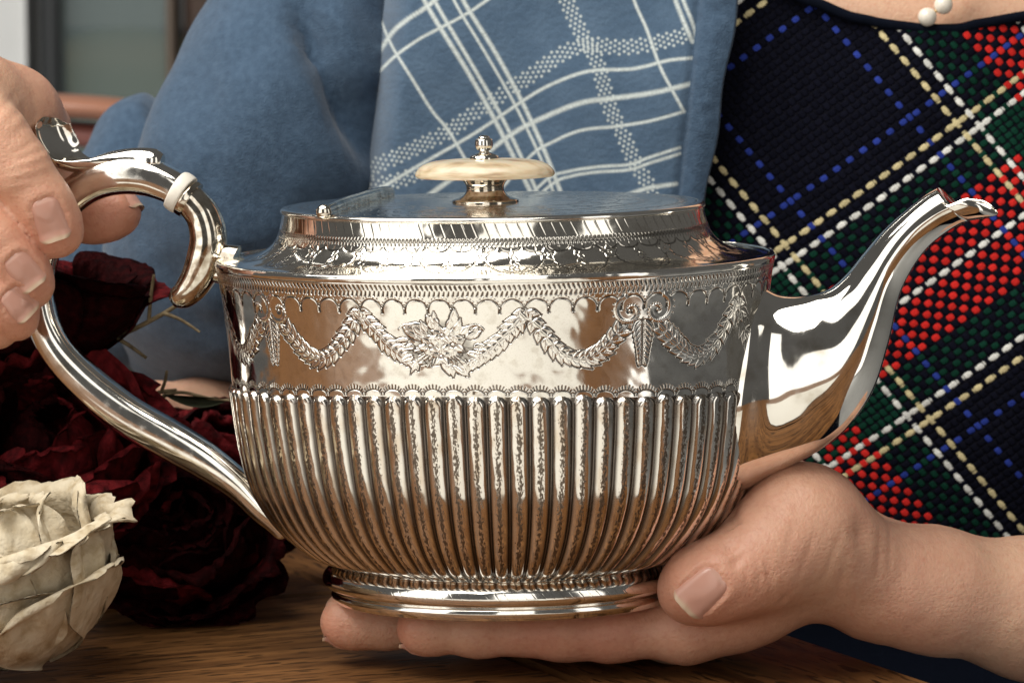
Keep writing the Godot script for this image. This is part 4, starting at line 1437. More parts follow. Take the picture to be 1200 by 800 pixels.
# ---- dress
const THREADS := 54
func dress(who: Node3D) -> void:
	# the sett, one letter a thread: K black, B blue, Y cream, W white, G green, R red
	var sett := "KKKKKKKKKKKKKKKKKBKKKYKWGGGGGRRRRRRWRRRRRRGGGGGWKYKKKB"
	var ink := {"K": Color(0.0055, 0.006, 0.012), "B": Color(0.025, 0.045, 0.26), "Y": Color(0.62, 0.53, 0.30), "W": Color(0.74, 0.74, 0.70), "G": Color(0.006, 0.036, 0.023), "R": Color(0.58, 0.026, 0.022)}
	var c := 16
	var n := THREADS * c
	var px := PackedByteArray()
	px.resize(n * n * 3)
	var hh := PackedFloat32Array()
	hh.resize(n * n)
	var fz := noise(0.22, 3, 111)
	var r2 := RandomNumberGenerator.new()
	r2.seed = 5
	for j in THREADS:
		for i in THREADS:
			var warp := (i + j) % 2 == 0
			var col: Color = ink[sett[i]] if warp else ink[sett[j]]
			col = col * r2.randf_range(0.8, 1.15)
			var ox := r2.randf_range(-0.08, 0.08)
			var oy := r2.randf_range(-0.08, 0.08)
			for y in c:
				for x in c:
					var u := (x + 0.5) / c * 2.0 - 1.0 + ox
					var v := (y + 0.5) / c * 2.0 - 1.0 + oy
					var k := (j * c + y) * n + i * c + x
					var f := fz.get_noise_2d(i * c + x, j * c + y)
					var big := 0.93 if (sett[i] if warp else sett[j]) == "R" else 0.82
					var a := absf(u) / (big if warp else 1.06)
					var b := absf(v) / (1.06 if warp else big)
					var e := pow(a, 3.0) + pow(b, 3.0) + 0.25 * f
					var m := 1.0 - smoothstep(0.72, 1.0, e)
					var top := col
					# the bright floats of the thread below reach over into this cell
					var under: String = sett[j] if warp else sett[i]
					if under == "W" or under == "Y":
						var a3 := (2.0 - absf(u if warp else v)) / 1.5
						var b3 := absf(v if warp else u) / 0.84
						var m3 := 1.0 - smoothstep(0.72, 1.0, pow(maxf(a3, 0.0), 3.0) + pow(b3, 3.0) + 0.25 * f)
						if m3 > 0.05 and (m3 > m or col.get_luminance() < 0.05):
							m = m3; top = ink[under]; a = a3; b = b3
					var q := (Color(0.006, 0.006, 0.010).lerp(top, m) * (1.0 + 0.35 * f)).clamp()
					q = q.linear_to_srgb()
					px[k * 3] = int(q.r * 255); px[k * 3 + 1] = int(q.g * 255); px[k * 3 + 2] = int(q.b * 255)
					hh[k] = m * (1.0 - 0.45 * (a * a + b * b) * 0.5) + 0.12 * f
	M.tartan = mat(Color.WHITE, 0.9)
	M.tartan.albedo_texture = ImageTexture.create_from_image(Image.create_from_data(n, n, false, Image.FORMAT_RGB8, px))
	M.tartan.heightmap_enabled = true; M.tartan.heightmap_scale = 0.07
	M.tartan.heightmap_texture = ImageTexture.create_from_image(Image.create_from_data(n, n, false, Image.FORMAT_RF, hh.to_byte_array()))
	M.tartan.metallic_specular = 0.12
	var g := Geo.new()
	var cols := 90
	var rows := 120
	var pts := PackedVector3Array()
	var uvs := PackedVector2Array()
	var fold := noise(0.012, 2, 112)
	for r in rows:
		for k in cols:
			var x := lerpf(560, 1330, k / (cols - 1.0))
			var y := lerpf(700, neckline(x), r / (rows - 1.0))
			var q := P(x, y, -0.16)
			q.z = torso(q.x, q.y) + 0.0035 * fold.get_noise_2d(q.x * 1000, q.y * 400)
			pts.append(q)
			# cloth coordinates in picture-sized units, the weave lying on the bias
			var cx := q.x / 0.000288 + 600.0
			var cy := -(q.y - 0.0803) / 0.000288 + 400.0
			var s := cx * 0.766 - cy * 0.643
			var t := cx * 0.588 + cy * 0.809
			var cell := 9.3
			var us := (s - 725.0) / cell / THREADS + 17.5 / THREADS
			var ut := (t - 733.0) / cell / THREADS + 17.5 / THREADS
			uvs.append(Vector2(us, ut))
	g.grid(pts, cols, rows, uvs)
	put("dress", g.mesh(), M.tartan, who, "red, green and navy tartan dress of coarse wool")
	# the lap runs forward under the table, its shade painted in as near-black cloth
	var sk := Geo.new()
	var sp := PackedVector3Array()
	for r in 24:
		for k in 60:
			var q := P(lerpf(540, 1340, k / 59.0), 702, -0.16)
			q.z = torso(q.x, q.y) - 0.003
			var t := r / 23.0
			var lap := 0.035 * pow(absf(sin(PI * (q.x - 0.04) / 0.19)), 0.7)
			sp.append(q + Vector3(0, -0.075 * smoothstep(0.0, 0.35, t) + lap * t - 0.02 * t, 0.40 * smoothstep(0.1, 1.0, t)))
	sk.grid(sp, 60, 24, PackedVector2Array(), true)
	put("shaded_lap", sk.mesh(), M.navy, who, "lap under the table, shade put into its near-black navy colour")
	var pip := Geo.new()
	var path := []
	var rr := []
	for k in 30:
		var x := lerpf(850, 1320, k / 29.0)
		var q := P(x, neckline(x), -0.16)
		q.z = torso(q.x, q.y) + 0.0008
		path.append(q); rr.append(0.0017)
	sweep(pip, path, rr, rr, Vector3.BACK, 14, 3)
	put("neckline_binding", pip.mesh(), M.navy, who)

func neckline(x: float) -> float:
	var p := [[560, -120], [900, -18], [950, 1], [1000, 20], [1040, 28], [1085, 33], [1120, 33], [1150, 26], [1200, 18], [1330, -25]]
	for i in p.size() - 1:
		if x <= p[i + 1][0]: return lerpf(p[i][1], p[i + 1][1], smoothstep(0, 1, (x - p[i][0]) / float(p[i + 1][0] - p[i][0])) * 0.4 + 0.6 * (x - p[i][0]) / float(p[i + 1][0] - p[i][0]))
	return -25

# ---- jacket: plaid front with a plain facing, and the big sleeve
func jacket(who: Node3D) -> void:
	var jk := Node3D.new()
	jk.name = "jacket"
	who.add_child(jk)
	var sc := 1.6
	var x0 := 410.0
	var y0 := -30.0
	var w := 768
	var h := 672
	var cv := Canvas.new(w, h)
	var S := func(list): return list.map(func(q): return Vector2((q[0] - x0) * sc, (q[1] - y0) * sc))
	var line := func(list, wd): cv.stroke(spline(S.call(list), 8), wd * sc, 1.0)
	line.call([[486, -30], [500, 6], [546, 80], [580, 140], [620, 220], [650, 290]], 4.2)
	line.call([[494, -30], [512, 6], [556, 80], [590, 140], [628, 220], [658, 290]], 3.6)
	line.call([[520, -30], [534, 4], [568, 60], [605, 125], [640, 200], [668, 290]], 2.8)
	line.call([[530, -30], [545, 4], [580, 60], [615, 125], [648, 200], [680, 290]], 4.0)
	line.call([[440, 20], [455, 50], [480, 88], [505, 128], [530, 160], [575, 240]], 3.0)
	line.call([[735, -30], [742, 0], [756, 32], [770, 72], [784, 100], [799, 127]], 3.0)
	line.call([[780, -30], [790, 0], [800, 26], [809, 46]], 4.2)
	line.call([[790, -30], [799, 0], [808, 22], [813, 40]], 3.6)
	line.call([[430, 82], [456, 42], [475, 24], [503, 5], [530, -20]], 4.4)
	line.call([[430, 100], [460, 68], [490, 46], [512, 34], [552, 12], [600, -22]], 3.0)
	line.call([[400, 250], [480, 200], [556, 155], [616, 114], [650, 95], [690, 81], [740, 78], [780, 68], [808, 65]], 3.2)
	line.call([[500, 230], [560, 186], [600, 155], [640, 134], [680, 118], [720, 112], [760, 106], [806, 95]], 4.6)
	line.call([[570, 240], [620, 182], [645, 165], [680, 150], [720, 145], [760, 138], [798, 127]], 3.0)
	line.call([[600, 250], [640, 208], [665, 198], [700, 192], [735, 189], [760, 180], [794, 169]], 3.0)
	line.call([[600, 258], [645, 214], [670, 203], [700, 198], [735, 195], [762, 186], [794, 176]], 3.0)
	line.call([[700, 240], [750, 218], [790, 211]], 4.0)
	# the bands of dots
	var dots := func(list, rows, gap, r):
		var p := spline(S.call(list), 40)
		var run := 0.0
		var k := 0
		for i in range(1, p.size()):
			run += (p[i] - p[i - 1]).length()
			if run > gap * sc:
				run = 0.0
				k += 1
				var nn: Vector2 = (p[i] - p[i - 1]).orthogonal().normalized()
				for m in rows: cv.dot(p[i].x + nn.x * (m - (rows - 1) * 0.5 + (0.5 if k % 2 else 0.0)) * gap * sc * 1.35, p[i].y + nn.y * (m - (rows - 1) * 0.5 + (0.5 if k % 2 else 0.0)) * gap * sc * 1.35, r * sc, 1.0)
	dots.call([[425, 215], [440, 198], [520, 158], [560, 130], [620, 90], [660, 62], [690, 52], [730, 55], [780, 46], [808, 38]], 3, 4.6, 2.6)
	dots.call([[655, -20], [664, 5], [680, 40], [695, 65], [704, 95], [712, 125], [725, 150], [740, 185], [756, 212], [770, 240]], 3, 4.6, 2.6)
	dots.call([[425, 240], [440, 222], [470, 212], [500, 200]], 3, 4.6, 2.6)
	cv.blur()
	var px := PackedByteArray()
	px.resize(w * h * 3)
	var n1 := noise(0.012, 4, 121)
	var n2 := noise(0.25, 3, 122)
	for y in h:
		for x in w:
			var k := y * w + x
			var f := n2.get_noise_2d(x, y)
			var t := clampf(0.5 + 0.45 * n1.get_noise_2d(x, y) + 0.5 * f, 0, 1)
			var c := Color(0.050, 0.095, 0.160).lerp(Color(0.092, 0.152, 0.232), t)
			c = c.lerp(Color(0.64, 0.70, 0.68) * (1.0 + 0.3 * f), clampf(cv.a[k] * 1.15 + 0.15 * f * cv.a[k], 0, 1) * 0.92)
			c = c.linear_to_srgb()
			px[k * 3] = int(c.r * 255); px[k * 3 + 1] = int(c.g * 255); px[k * 3 + 2] = int(c.b * 255)
	M.plaid = mat(Color.WHITE, 0.95)
	M.plaid.albedo_texture = ImageTexture.create_from_image(Image.create_from_data(w, h, false, Image.FORMAT_RGB8, px))
	M.plaid.heightmap_enabled = true; M.plaid.heightmap_texture = M.felt_bump; M.plaid.heightmap_scale = 0.02
	M.plaid.rim_enabled = true; M.plaid.rim = 0.4; M.plaid.rim_tint = 0.6
	var wave := noise(0.014, 2, 123)
	var cols := 110
	var rows := 70
	for part in 2:
		var pts := PackedVector3Array()
		var uvs := PackedVector2Array()
		for r in rows:
			var y := lerpf(420, -60, r / (rows - 1.0))
			var left := lerpf(456, 432, clampf(y / 220.0, -0.4, 1.6))
			var seam := lerpf(816, 794, clampf(y / 215.0, -0.4, 2.0))
			var right := lerpf(862, 826, clampf(y / 225.0, -0.3, 2.0)) + 2.0 * sin(y * 0.05)
			for k in cols:
				var u := k / (cols - 1.0)
				var x := lerpf(left - 8, seam, u) if part == 0 else lerpf(seam, right, minf(u * 1.15, 1.0))
				var q := P(x, y, -0.165)
				q.z = torso(q.x, q.y) + 0.011 + 0.003 * wave.get_noise_2d(q.x * 1000, q.y * 700)
				if part == 0:
					q.z -= 0.022 * pow(1.0 - minf(u / 0.10, 1.0), 2.0)
					q.z -= 0.0012 * exp(-pow((u - 1.0) / 0.012, 2.0))
				else:
					q.z += 0.0014 * sin(PI * minf(u * 1.15, 1.0)) - 0.0012 * exp(-pow(u / 0.08, 2.0)) + 0.0004 * sin(y * 0.9 + 4.0 * wave.get_noise_1d(y * 3.0)) * smoothstep(0.3, 0.0, absf(u - 0.45))
					if u > 0.82: q.z -= 0.009 * pow((u - 0.82) / 0.18, 1.6)
				pts.append(q)
				uvs.append(Vector2((x - x0) * sc / w, (y - y0) * sc / h))
		var g := Geo.new()
		g.grid(pts, cols, rows, uvs)
		if part == 0: put("front_panel", g.mesh(), M.plaid, jk, "blue jacket front with pale woven check")
		else: put("front_facing", g.mesh(), M.felt, jk, "plain blue facing along the jacket's front edge")
	sleeve(jk)

func sleeve(jk: Node3D) -> void:
	var f := Flesh.new()
	f.join = 0.004
	f.chain(0, 0.03, [J(415, -170, -22.5, 30), J(380, -20, -22, 24), J(342, 90, -21, 32), J(308, 200, -20.5, 34), J(286, 310, -22.3, 33), J(276, 388, -25.5, 23)])
	f.chain(0, 0.03, [J(420, -120, -22.5, 28), J(398, 90, -24.5, 23), J(388, 230, -25, 22), J(372, 330, -26, 24)])
	f.chain(0, 0.03, [J(270, 230, -20.5, 28), J(242, 300, -22, 27), J(212, 380, -24.8, 22)])
	var g := Geo.new()
	f.kk[0] = 0.025
	var lo := Vector3.ONE * 1e9
	var hi := -lo
	for i in f.a.size():
		lo = lo.min(f.a[i] - Vector3.ONE * 0.055).min(f.b[i] - Vector3.ONE * 0.055); hi = hi.max(f.a[i] + Vector3.ONE * 0.055).max(f.b[i] + Vector3.ONE * 0.055)
	f.net(g, 0.0032, lo, hi)
	rumple(g, [
		[340, -20, 446, 200, -0.19, -0.0095, 0.0050], [372, 0, 440, 110, -0.19, 0.0035, 0.010], [360, 10, 384, 70, -0.19, -0.0025, 0.006],
		[300, 60, 410, 250, -0.19, 0.0025, 0.016], [220, 200, 330, 250, -0.16, -0.002, 0.012], [250, 120, 330, 110, -0.16, 0.002, 0.014],
		[265, 300, 330, 420, -0.16, -0.003, 0.010], [180, 300, 250, 420, -0.16, -0.003, 0.008], [220, 330, 290, 440, -0.16, 0.003, 0.010],
	])
	put("sleeve", g.mesh(), M.felt, jk)
	# the turned cuff that shows behind the sleeve's edge
	var c := Flesh.new()
	c.chain(0, 0.02, [J(205, 165, -26, 10), J(184, 185, -25.5, 15), J(162, 245, -25, 17), J(142, 300, -24.5, 17), J(136, 380, -24.5, 16)])
	c.chain(0, 0.02, [J(188, 142, -25.5, 4.5), J(168, 178, -25, 9), J(138, 242, -24.5, 11), J(118, 300, -24, 10)])
	var cg := Geo.new()
	lo = Vector3.ONE * 1e9; hi = -lo
	for i in c.a.size():
		lo = lo.min(c.a[i] - Vector3.ONE * 0.03).min(c.b[i] - Vector3.ONE * 0.03); hi = hi.max(c.a[i] + Vector3.ONE * 0.03).max(c.b[i] + Vector3.ONE * 0.03)
	c.net(cg, 0.0026, lo, hi)
	rumple(cg, [[168, 100, 176, 150, -0.2, -0.005, 0.004], [176, 140, 204, 200, -0.2, -0.005, 0.004], [140, 180, 160, 300, -0.2, 0.002, 0.006]])
	put("cuff", cg.mesh(), M.felt, jk)

func rumple(g: Geo, folds: Array) -> void:
	var n := noise(0.018, 3, 131)
	var fl := []
	for q in folds: fl.append([P(q[0], q[1], q[4]), P(q[2], q[3], q[4]), q[5], q[6]])
	for i in g.v.size():
		var p := g.v[i]
		var d := 0.0022 * n.get_noise_3dv(p * 1000.0)
		for c in fl:
			var ba: Vector3 = c[1] - c[0]
			var q: Vector3 = p - c[0]
			var h := clampf(Vector2(q.x, q.y).dot(Vector2(ba.x, ba.y)) / Vector2(ba.x, ba.y).length_squared(), 0, 1)
			var r := Vector2(q.x - ba.x * h, q.y - ba.y * h).length()
			d += c[2] * exp(-pow(r / c[3], 2.0)) * (1.0 - pow(absf(2.0 * h - 1.0), 3.0))
		g.v[i] = p + g.n[i].normalized() * d
	for i in g.v.size(): g.n[i] = Vector3.ZERO
	g.smooth_keep(0, 0)

func necklace() -> void:
	var nk := thing("pearl_necklace", "string of cream pearls at the person's neckline, top right", "necklace")
	var spots := [[1088, 20, 10.5], [1107, 6, 10.5], [1122, -11, 10], [1134, -27, 9.5], [1070, 8, 9], [1052, -8, 9], [1038, -26, 9]]
	var path := []
	var i := 0
	for s in spots:
		if i >= 4: break
		var g := Geo.new()
		var q := P(s[0], s[1], -0.15)
		q.z = torso(q.x, q.y) + 0.003
		ball(g, q, Vector3.ONE * s[2] * 0.00030, 28, 18)
		put("pearl", g.mesh(), M.pearl, nk)
		path.append(q)
		i += 1
	var th := Geo.new()
	sweep(th, path, [0.0005, 0.0005, 0.0005, 0.0005], [0.0005, 0.0005, 0.0005, 0.0005], Vector3.BACK, 8, 4)
	put("string", th.mesh(), mat(lin(0.5, 0.32, 0.12), 0.4, 0.6), nk)

# ------------------------------------------------------------------ dried roses
# a petal: wraps round the flower's axis (y), opens with height, its lip rolled outwards and crumpled
func petal(phi: float, half: float, r0: float, r1: float, hgt: float, roll: float, crumple: float, sd: int, y0 := 0.0, droop := 0.0, jag := 1.0) -> ArrayMesh:
	var nu := 25
	var nv := 22
	var n := noise(0.09, 3, sd)
	var n2 := noise(0.035, 2, sd + 50)
	var outer := PackedVector3Array()
	for r in nv:
		var v := float(r) / (nv - 1)
		for k in nu:
			var u := float(k) / (nu - 1) * 2.0 - 1.0
			# outline: narrow claw, broad blade, shallow notch at the tip
			var wd := smoothstep(-0.15, 0.45, v) * sqrt(maxf(0.0, 1.0 - pow(maxf(0.0, v - 0.5) / 0.56, 3.0)))
			var a := phi + u * half * wd
			var tip := 1.0 - 0.13 * u * u - 0.05 * exp(-u * u / 0.02)
			var s := v * tip
			var rad := lerpf(r0, r1, pow(s, 0.7)) * (0.35 + 0.65 * smoothstep(0.0, 0.4, s))
			var y := y0 + hgt * sin(minf(s, 0.8) / 0.8 * PI / 2 * 0.9)
			# the lip rolls over
			var q := maxf(0.0, s - (0.62 + 0.10 * n2.get_noise_2d(u * 30.0, 5.0)))
			var ang := q / 0.38 * roll
			rad += sin(minf(ang, 3.4)) * hgt * 0.16 + q * hgt * 0.12
			y += (sin(ang * 0.5 + 0.3) - sin(0.3)) * hgt * 0.16 - maxf(0.0, ang - 1.3) * hgt * 0.13 - droop * pow(s, 2.0) * hgt
			# edges curl outwards at the sides as well
			rad += pow(absf(u), 3.0) * 0.12 * r1 * s
			var p := Vector3(sin(a) * rad, y, cos(a) * rad)
			var amt := crumple * (0.25 + 0.75 * s)
			p += Vector3(sin(a), 0.5, cos(a)) * amt * (n.get_noise_3d(u * 22.0 * half, v * 14.0, phi * 7.0) * jag + 1.3 * n2.get_noise_3d(u * 40.0 * half, v * 22.0, phi * 9.0))
			p += Vector3(cos(a), 0, -sin(a)) * amt * 0.7 * n2.get_noise_3d(u * 30.0, v * 30.0 + 70.0, phi * 5.0)
			p += Vector3(0, 1, 0) * amt * 0.9 * jag * smoothstep(0.7, 1.0, v) * n.get_noise_2d(u * 45.0 * half + phi * 20.0, 9.0)
			outer.append(p)
	var g := Geo.new()
	g.grid(outer, nu, nv)
	var inner := PackedVector3Array()
	for i in outer.size(): inner.append(outer[i] - g.n[i].normalized() * 0.0006)
	g.grid(inner, nu, nv, PackedVector2Array(), true)
	var off := nu * nv
	var tf := g.ix.size()
	for r in nv - 1:
		for k in [0, nu - 1]:
			var i: int = r * nu + k
			if k == 0:
				g.tri(i, i + off, i + nu); g.tri(i + nu, i + off, i + nu + off)
			else:
				g.tri(i, i + nu, i + off); g.tri(i + nu, i + nu + off, i + off)
	for k in nu - 1:
		var i: int = (nv - 1) * nu + k
		g.tri(i, i + off, i + 1); g.tri(i + 1, i + off, i + 1 + off)
	return g.mesh()

# a petal that hugs a ball of radius R from its foot (angle a0 from below) to its lip (angle a1), the lip rolled outwards
func cup_petal(phi: float, half: float, R: float, a0: float, a1: float, lip: float, crumple: float, sd: int, open := 0.0) -> ArrayMesh:
	var nu := 29
	var nv := 26
	var n := noise(0.05, 2, sd)
	var n2 := noise(0.16, 3, sd + 50)
	var outer := PackedVector3Array()
	var rho := R * 0.085
	for r in nv:
		var v := float(r) / (nv - 1)
		for k in nu:
			var u := float(k) / (nu - 1) * 2.0 - 1.0
			var wd := (0.35 + 0.65 * smoothstep(0.0, 0.5, v)) * sqrt(maxf(0.03, 1.0 - pow(maxf(0.0, v - 0.55) / 0.50, 3.0)))
			var a := phi + u * half * wd + 0.12 * n.get_noise_2d(v * 30.0, phi * 9.0)
			var reach := 1.0 - 0.16 * u * u + 0.10 * n.get_noise_2d(u * 25.0 + phi * 40.0, 3.0)
			var s := v * reach
			var turn := 0.74 + 0.10 * n.get_noise_2d(u * 18.0, phi * 30.0 + 60.0)
			var q := maxf(0.0, s - turn) / 0.26
			var al := lerpf(a0, a1, minf(s, turn) / turn)
			var rad := R * (1.0 + 0.07 * pow(absf(u), 3.0) + 0.06 * n.get_noise_2d(u * 16.0 + sd, v * 12.0) + open * s * s)
			var ring := rad * sin(al)
			var y := -rad * cos(al)
			# the roll: a circle of radius rho outside the shell
			var th := q * lip
			var er := Vector2(sin(al), -cos(al))          # outwards
			var et := Vector2(cos(al), sin(al))           # up along the shell
			var off := er * (rho * (1.0 - cos(th))) + et * (rho * 1.5 * sin(th))
			ring += off.x; y += off.y
			var p := Vector3(sin(a) * ring, y, cos(a) * ring)
			var c := crumple * (0.3 + 0.7 * s)
			p += Vector3(sin(a), 0.3, cos(a)) * c * (n.get_noise_3d(u * 36.0 * half, v * 26.0, phi * 9.0) + 0.25 * n2.get_noise_3d(u * 30.0, v * 26.0, phi * 9.0))
			p += Vector3(cos(a), 0.6, -sin(a)) * c * 0.5 * (n.get_noise_3d(u * 30.0, v * 30.0 + 70.0, phi * 5.0) + 0.3 * smoothstep(0.85, 1.0, v) * n2.get_noise_2d(u * 60.0, phi * 20.0))
			outer.append(p)
	return shell(outer, nu, nv)

func shell(outer: PackedVector3Array, nu: int, nv: int) -> ArrayMesh:
	var g := Geo.new()
	g.grid(outer, nu, nv)
	var inner := PackedVector3Array()
	for i in outer.size(): inner.append(outer[i] - g.n[i].normalized() * 0.0005)
	g.grid(inner, nu, nv, PackedVector2Array(), true)
	var off := nu * nv
	for r in nv - 1:
		for k in [0, nu - 1]:
			var i: int = r * nu + k
			if k == 0:
				g.tri(i, i + off, i + nu); g.tri(i + nu, i + off, i + nu + off)
			else:
				g.tri(i, i + nu, i + off); g.tri(i + nu, i + nu + off, i + off)
	for k in nu - 1:
		var i: int = (nv - 1) * nu + k
		g.tri(i, i + off, i + 1); g.tri(i + 1, i + off, i + 1 + off)
	return g.mesh()

func ball_rose(called: String, label: String, at: Vector3, axis: Vector3, size: float, mats: Array, layers: Array, sd: int) -> Node3D:
	var y := axis.normalized()
	var x := y.cross(Vector3.BACK if absf(y.z) < 0.9 else Vector3.RIGHT).normalized()
	var t := thing(called, label, "rose", Transform3D(Basis(x, y, x.cross(y)), at))
	var r := RandomNumberGenerator.new()
	r.seed = sd
	var k := 0
	for l in layers:
		# [count, half angle, radius, a0, a1, lip, crumple]
		for i in l[0]:
			var phi: float = TAU * (i + 0.5 * (layers.find(l) % 2)) / l[0] + r.randf_range(-0.35, 0.35)
			var m := cup_petal(phi, l[1] * r.randf_range(0.85, 1.2), l[2] * size * r.randf_range(0.94, 1.06), l[3], l[4] + r.randf_range(-0.22, 0.22), l[5] * r.randf_range(0.5, 1.2), l[6] * size, sd * 31 + k, l[7] if l.size() > 7 else 0.0)
			put("petal", m, mats[k % mats.size()], t)
			k += 1
	return t

func rose(called: String, label: String, at: Vector3, axis: Vector3, size: float, mats: Array, layers: Array, sd: int, spin := 0.0, jag := 1.0) -> Node3D:
	var y := axis.normalized()
	var x := y.cross(Vector3.BACK if absf(y.z) < 0.9 else Vector3.RIGHT).normalized()
	var z := x.cross(y)
	var t := thing(called, label, "rose", Transform3D(Basis(x, y, z), at))
	var r := RandomNumberGenerator.new()
	r.seed = sd
	var k := 0
	for l in layers:
		# [count, half angle, r0, r1, height, roll, crumple, y0, droop]
		for i in l[0]:
			var phi: float = spin + TAU * (i + 0.5 * (layers.find(l) % 2)) / l[0] + r.randf_range(-0.25, 0.25)
			var m := petal(phi, l[1] * r.randf_range(0.85, 1.15), l[2] * size, l[3] * size * r.randf_range(0.9, 1.1), l[4] * size * r.randf_range(0.88, 1.12), l[5] * r.randf_range(0.6, 1.3), l[6] * size, sd * 31 + k, (l[7] + r.randf_range(-0.1, 0.1)) * size, l[8], jag)
			put("petal", m, mats[k % mats.size()], t)
			k += 1
	return t

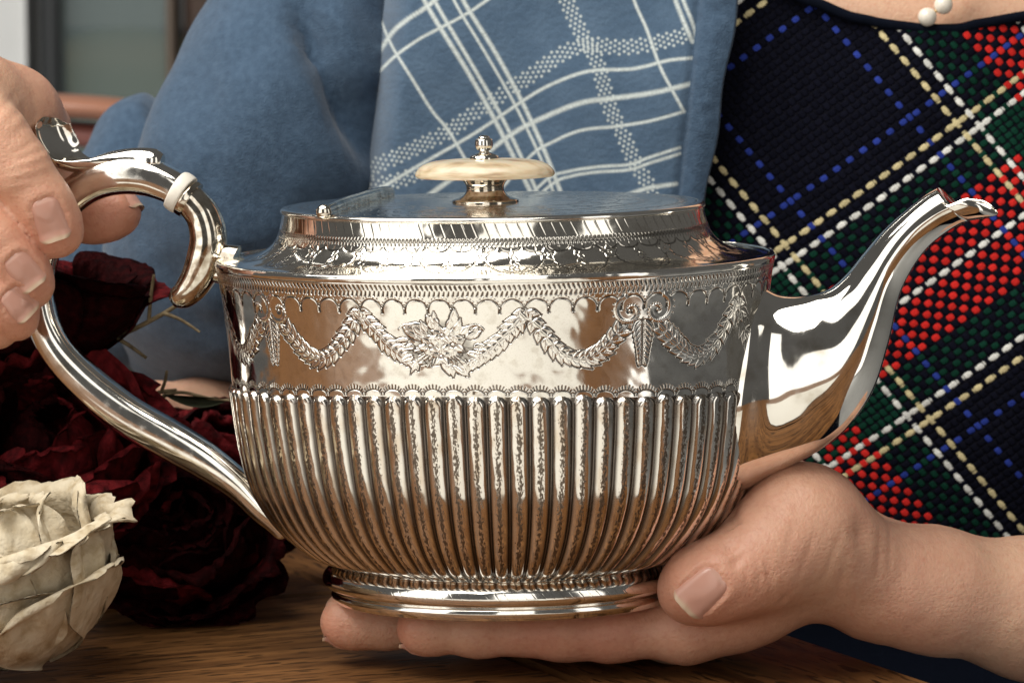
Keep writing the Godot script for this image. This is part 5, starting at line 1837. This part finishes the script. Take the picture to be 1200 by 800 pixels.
func roses() -> void:
	var red := [M.red_petal, M.red_petal, M.dark_petal]
	var dark := [M.dark_petal, M.dark_petal, M.red_petal]
	var full := [[2, 1.7, 0.06, 0.26, 1.0, 0.8, 0.14, 0.1, 0.0], [3, 1.35, 0.2, 0.55, 1.05, 1.5, 0.20, 0.05, 0.0], [4, 1.15, 0.3, 0.85, 0.95, 2.0, 0.24, 0.0, 0.0], [4, 1.2, 0.35, 1.05, 0.8, 2.2, 0.26, -0.05, 0.15], [5, 1.0, 0.38, 1.15, 0.5, 1.8, 0.26, -0.1, 0.3]]
	# behind the handle's loop
	rose("red_rose", "small dark red dried rose hanging inside the loop of the handle, below the thumb", P(88, 437, -0.085), Vector3(0.22, 1.0, 0.12), 0.0265, dark, [[3, 1.4, 0.1, 0.4, 1.1, 0.4, 0.05, 0.1, 0.0], [4, 1.15, 0.3, 0.62, 1.2, 0.6, 0.05, 0.0, 0.0], [4, 1.0, 0.4, 0.78, 1.25, 0.7, 0.06, -0.05, 0.0]], 3, 0.4, 0.4)
	# half-open heads: each petal hugs the ball of the flower and rolls its lip
	var head := [[1, 2.7, 0.22, 1.0, 2.75, 1.2, 0.05], [2, 1.7, 0.45, 0.6, 2.5, 1.8, 0.10], [3, 1.35, 0.66, 0.4, 2.25, 2.4, 0.14], [3, 1.35, 0.84, 0.3, 2.0, 2.8, 0.18], [4, 1.15, 0.97, 0.2, 1.75, 3.0, 0.20], [4, 1.1, 1.05, 0.15, 1.35, 2.4, 0.20]]
	ball_rose("red_rose", "largest dark red dried rose, crumpled, behind the white rose at the left", P(58, 525, -0.060), Vector3(0.10, 0.8, 0.6), 0.034, red, head, 4)
	ball_rose("red_rose", "almost black red rose lying on the table between the handle's tail and the bowl", P(208, 622, -0.080), Vector3(0.15, 0.45, 0.85), 0.0285, dark, head, 6)
	ball_rose("red_rose", "dark red rose under the curve of the handle, behind its lower end", P(150, 598, -0.080), Vector3(0.4, 0.7, 0.6), 0.028, dark, head, 9)
	ball_rose("red_rose", "dark red rose behind the lower bowl at the left, under the patch of bare forearm", P(262, 560, -0.125), Vector3(0.2, 0.9, 0.4), 0.029, dark, head, 12)
	# the cream one lies on the table in front
	var cream := [[1, 2.9, 0.24, 1.0, 2.75, 1.0, 0.03], [2, 1.8, 0.46, 0.6, 2.55, 1.6, 0.07], [3, 1.4, 0.70, 0.4, 2.2, 2.8, 0.12, 0.05], [3, 1.45, 0.86, 0.3, 1.95, 3.3, 0.16, 0.15], [3, 1.35, 0.96, 0.2, 1.62, 3.4, 0.18, 0.22], [4, 1.15, 1.0, 0.15, 1.25, 2.6, 0.18, 0.15]]
	ball_rose("white_rose", "cream white dried rose with brown stained petals, lying at the front left of the table", P(8, 664, 0.012), Vector3(-0.22, 1.0, 0.10), 0.0295, [M.cream_petal], cream, 27)
	# stems and twigs
	var tw := thing("rose_twig", "bare forked brown twig sticking out of the small rose towards the teapot", "twig")
	twig(tw, "stem", [[140, 392, -8.4], [160, 384, -8.0], [190, 368, -7.6], [216, 352, -7.4], [236, 340, -7.2]], 1.1, 0.8)
	twig(tw, "side_shoot", [[174, 378, -7.8], [176, 350, -7.6], [180, 322, -7.4]], 0.9, 0.6)
	twig(tw, "side_shoot", [[192, 367, -7.5], [212, 375, -7.2], [234, 389, -7.0]], 0.9, 0.5)
	twig(tw, "side_shoot", [[138, 398, -8.2], [152, 406, -8.0], [171, 419, -7.8]], 1.0, 0.7)
	var t2 := thing("rose_twig", "second bare twig with a curled dark leaf, lower, just left of the bowl", "twig")
	twig(t2, "stem", [[165, 470, -9.0], [186, 460, -8.8], [206, 457, -8.6]], 0.9, 0.9)
	twig(t2, "side_shoot", [[188, 460, -8.8], [193, 446, -8.6], [195, 434, -8.4]], 0.8, 0.6)
	twig(t2, "leaf_stalk", [[176, 474, -8.8], [195, 462, -8.7], [215, 459, -8.5], [245, 466, -8.2], [275, 470, -8.0]], 1.0, 0.5)
	var lf := Geo.new()
	var pts := PackedVector3Array()
	for r in 12:
		var t := r / 11.0
		var c := P(lerpf(190, 272, t), 462 + 8 * sin(t * 2.5), -0.086 + 0.005 * t)
		for k in 7:
			var u := k / 6.0 * 2.0 - 1.0
			pts.append(c + Vector3(0, u * 0.0018 * sin(PI * t), 0.003 * (u * u) * sin(PI * t)))
	lf.grid(pts, 7, 12)
	put("leaf", lf.mesh(), M.leaf, t2)
	var ts := thing("cut_stem", "dark cut rose stem lying flat on the table behind the white rose", "stem")
	var sg := Geo.new()
	var a := T(118, 712)
	var b := T(207, 718)
	a.y = 0.0035; b.y = 0.0035
	sweep(sg, [a, a.lerp(b, 0.5) + Vector3(0, 0.0004, 0), b], [0.0033, 0.0033, 0.0032], [0.0033, 0.0033, 0.0032], Vector3.UP, 18, 8)
	put("stalk", sg.mesh(), M.leaf, ts)
	for q in [[0.0, 0.3], [0.55, -0.2]]:
		var th := Geo.new()
		var c := a.lerp(b, 0.2 + q[0])
		sweep(th, [c + Vector3(0, 0.003, 0.001), c + Vector3(0.002, 0.0055, 0.0015), c + Vector3(0.004, 0.008, 0.002)], [0.0013, 0.0008, 0.0001], [0.0013, 0.0008, 0.0001], Vector3.BACK, 10, 3)
		put("thorn", th.mesh(), M.leaf, ts)

func twig(parent: Node3D, called: String, p: Array, r0: float, r1: float) -> void:
	var path := []
	var rr := []
	var n := noise(0.3, 2, 141)
	for i in p.size():
		path.append(P(p[i][0], p[i][1], p[i][2] * 0.01) + Vector3(0, 0.0004 * n.get_noise_1d(i * 9.0 + p[0][0]), 0))
		rr.append(lerpf(r0, r1, i / maxf(1.0, p.size() - 1.0)) * 0.001 * 0.75)
	var g := Geo.new()
	sweep(g, path, rr, rr, Vector3.BACK, 12, 6)
	put(called, g.mesh(), M.twig, parent)
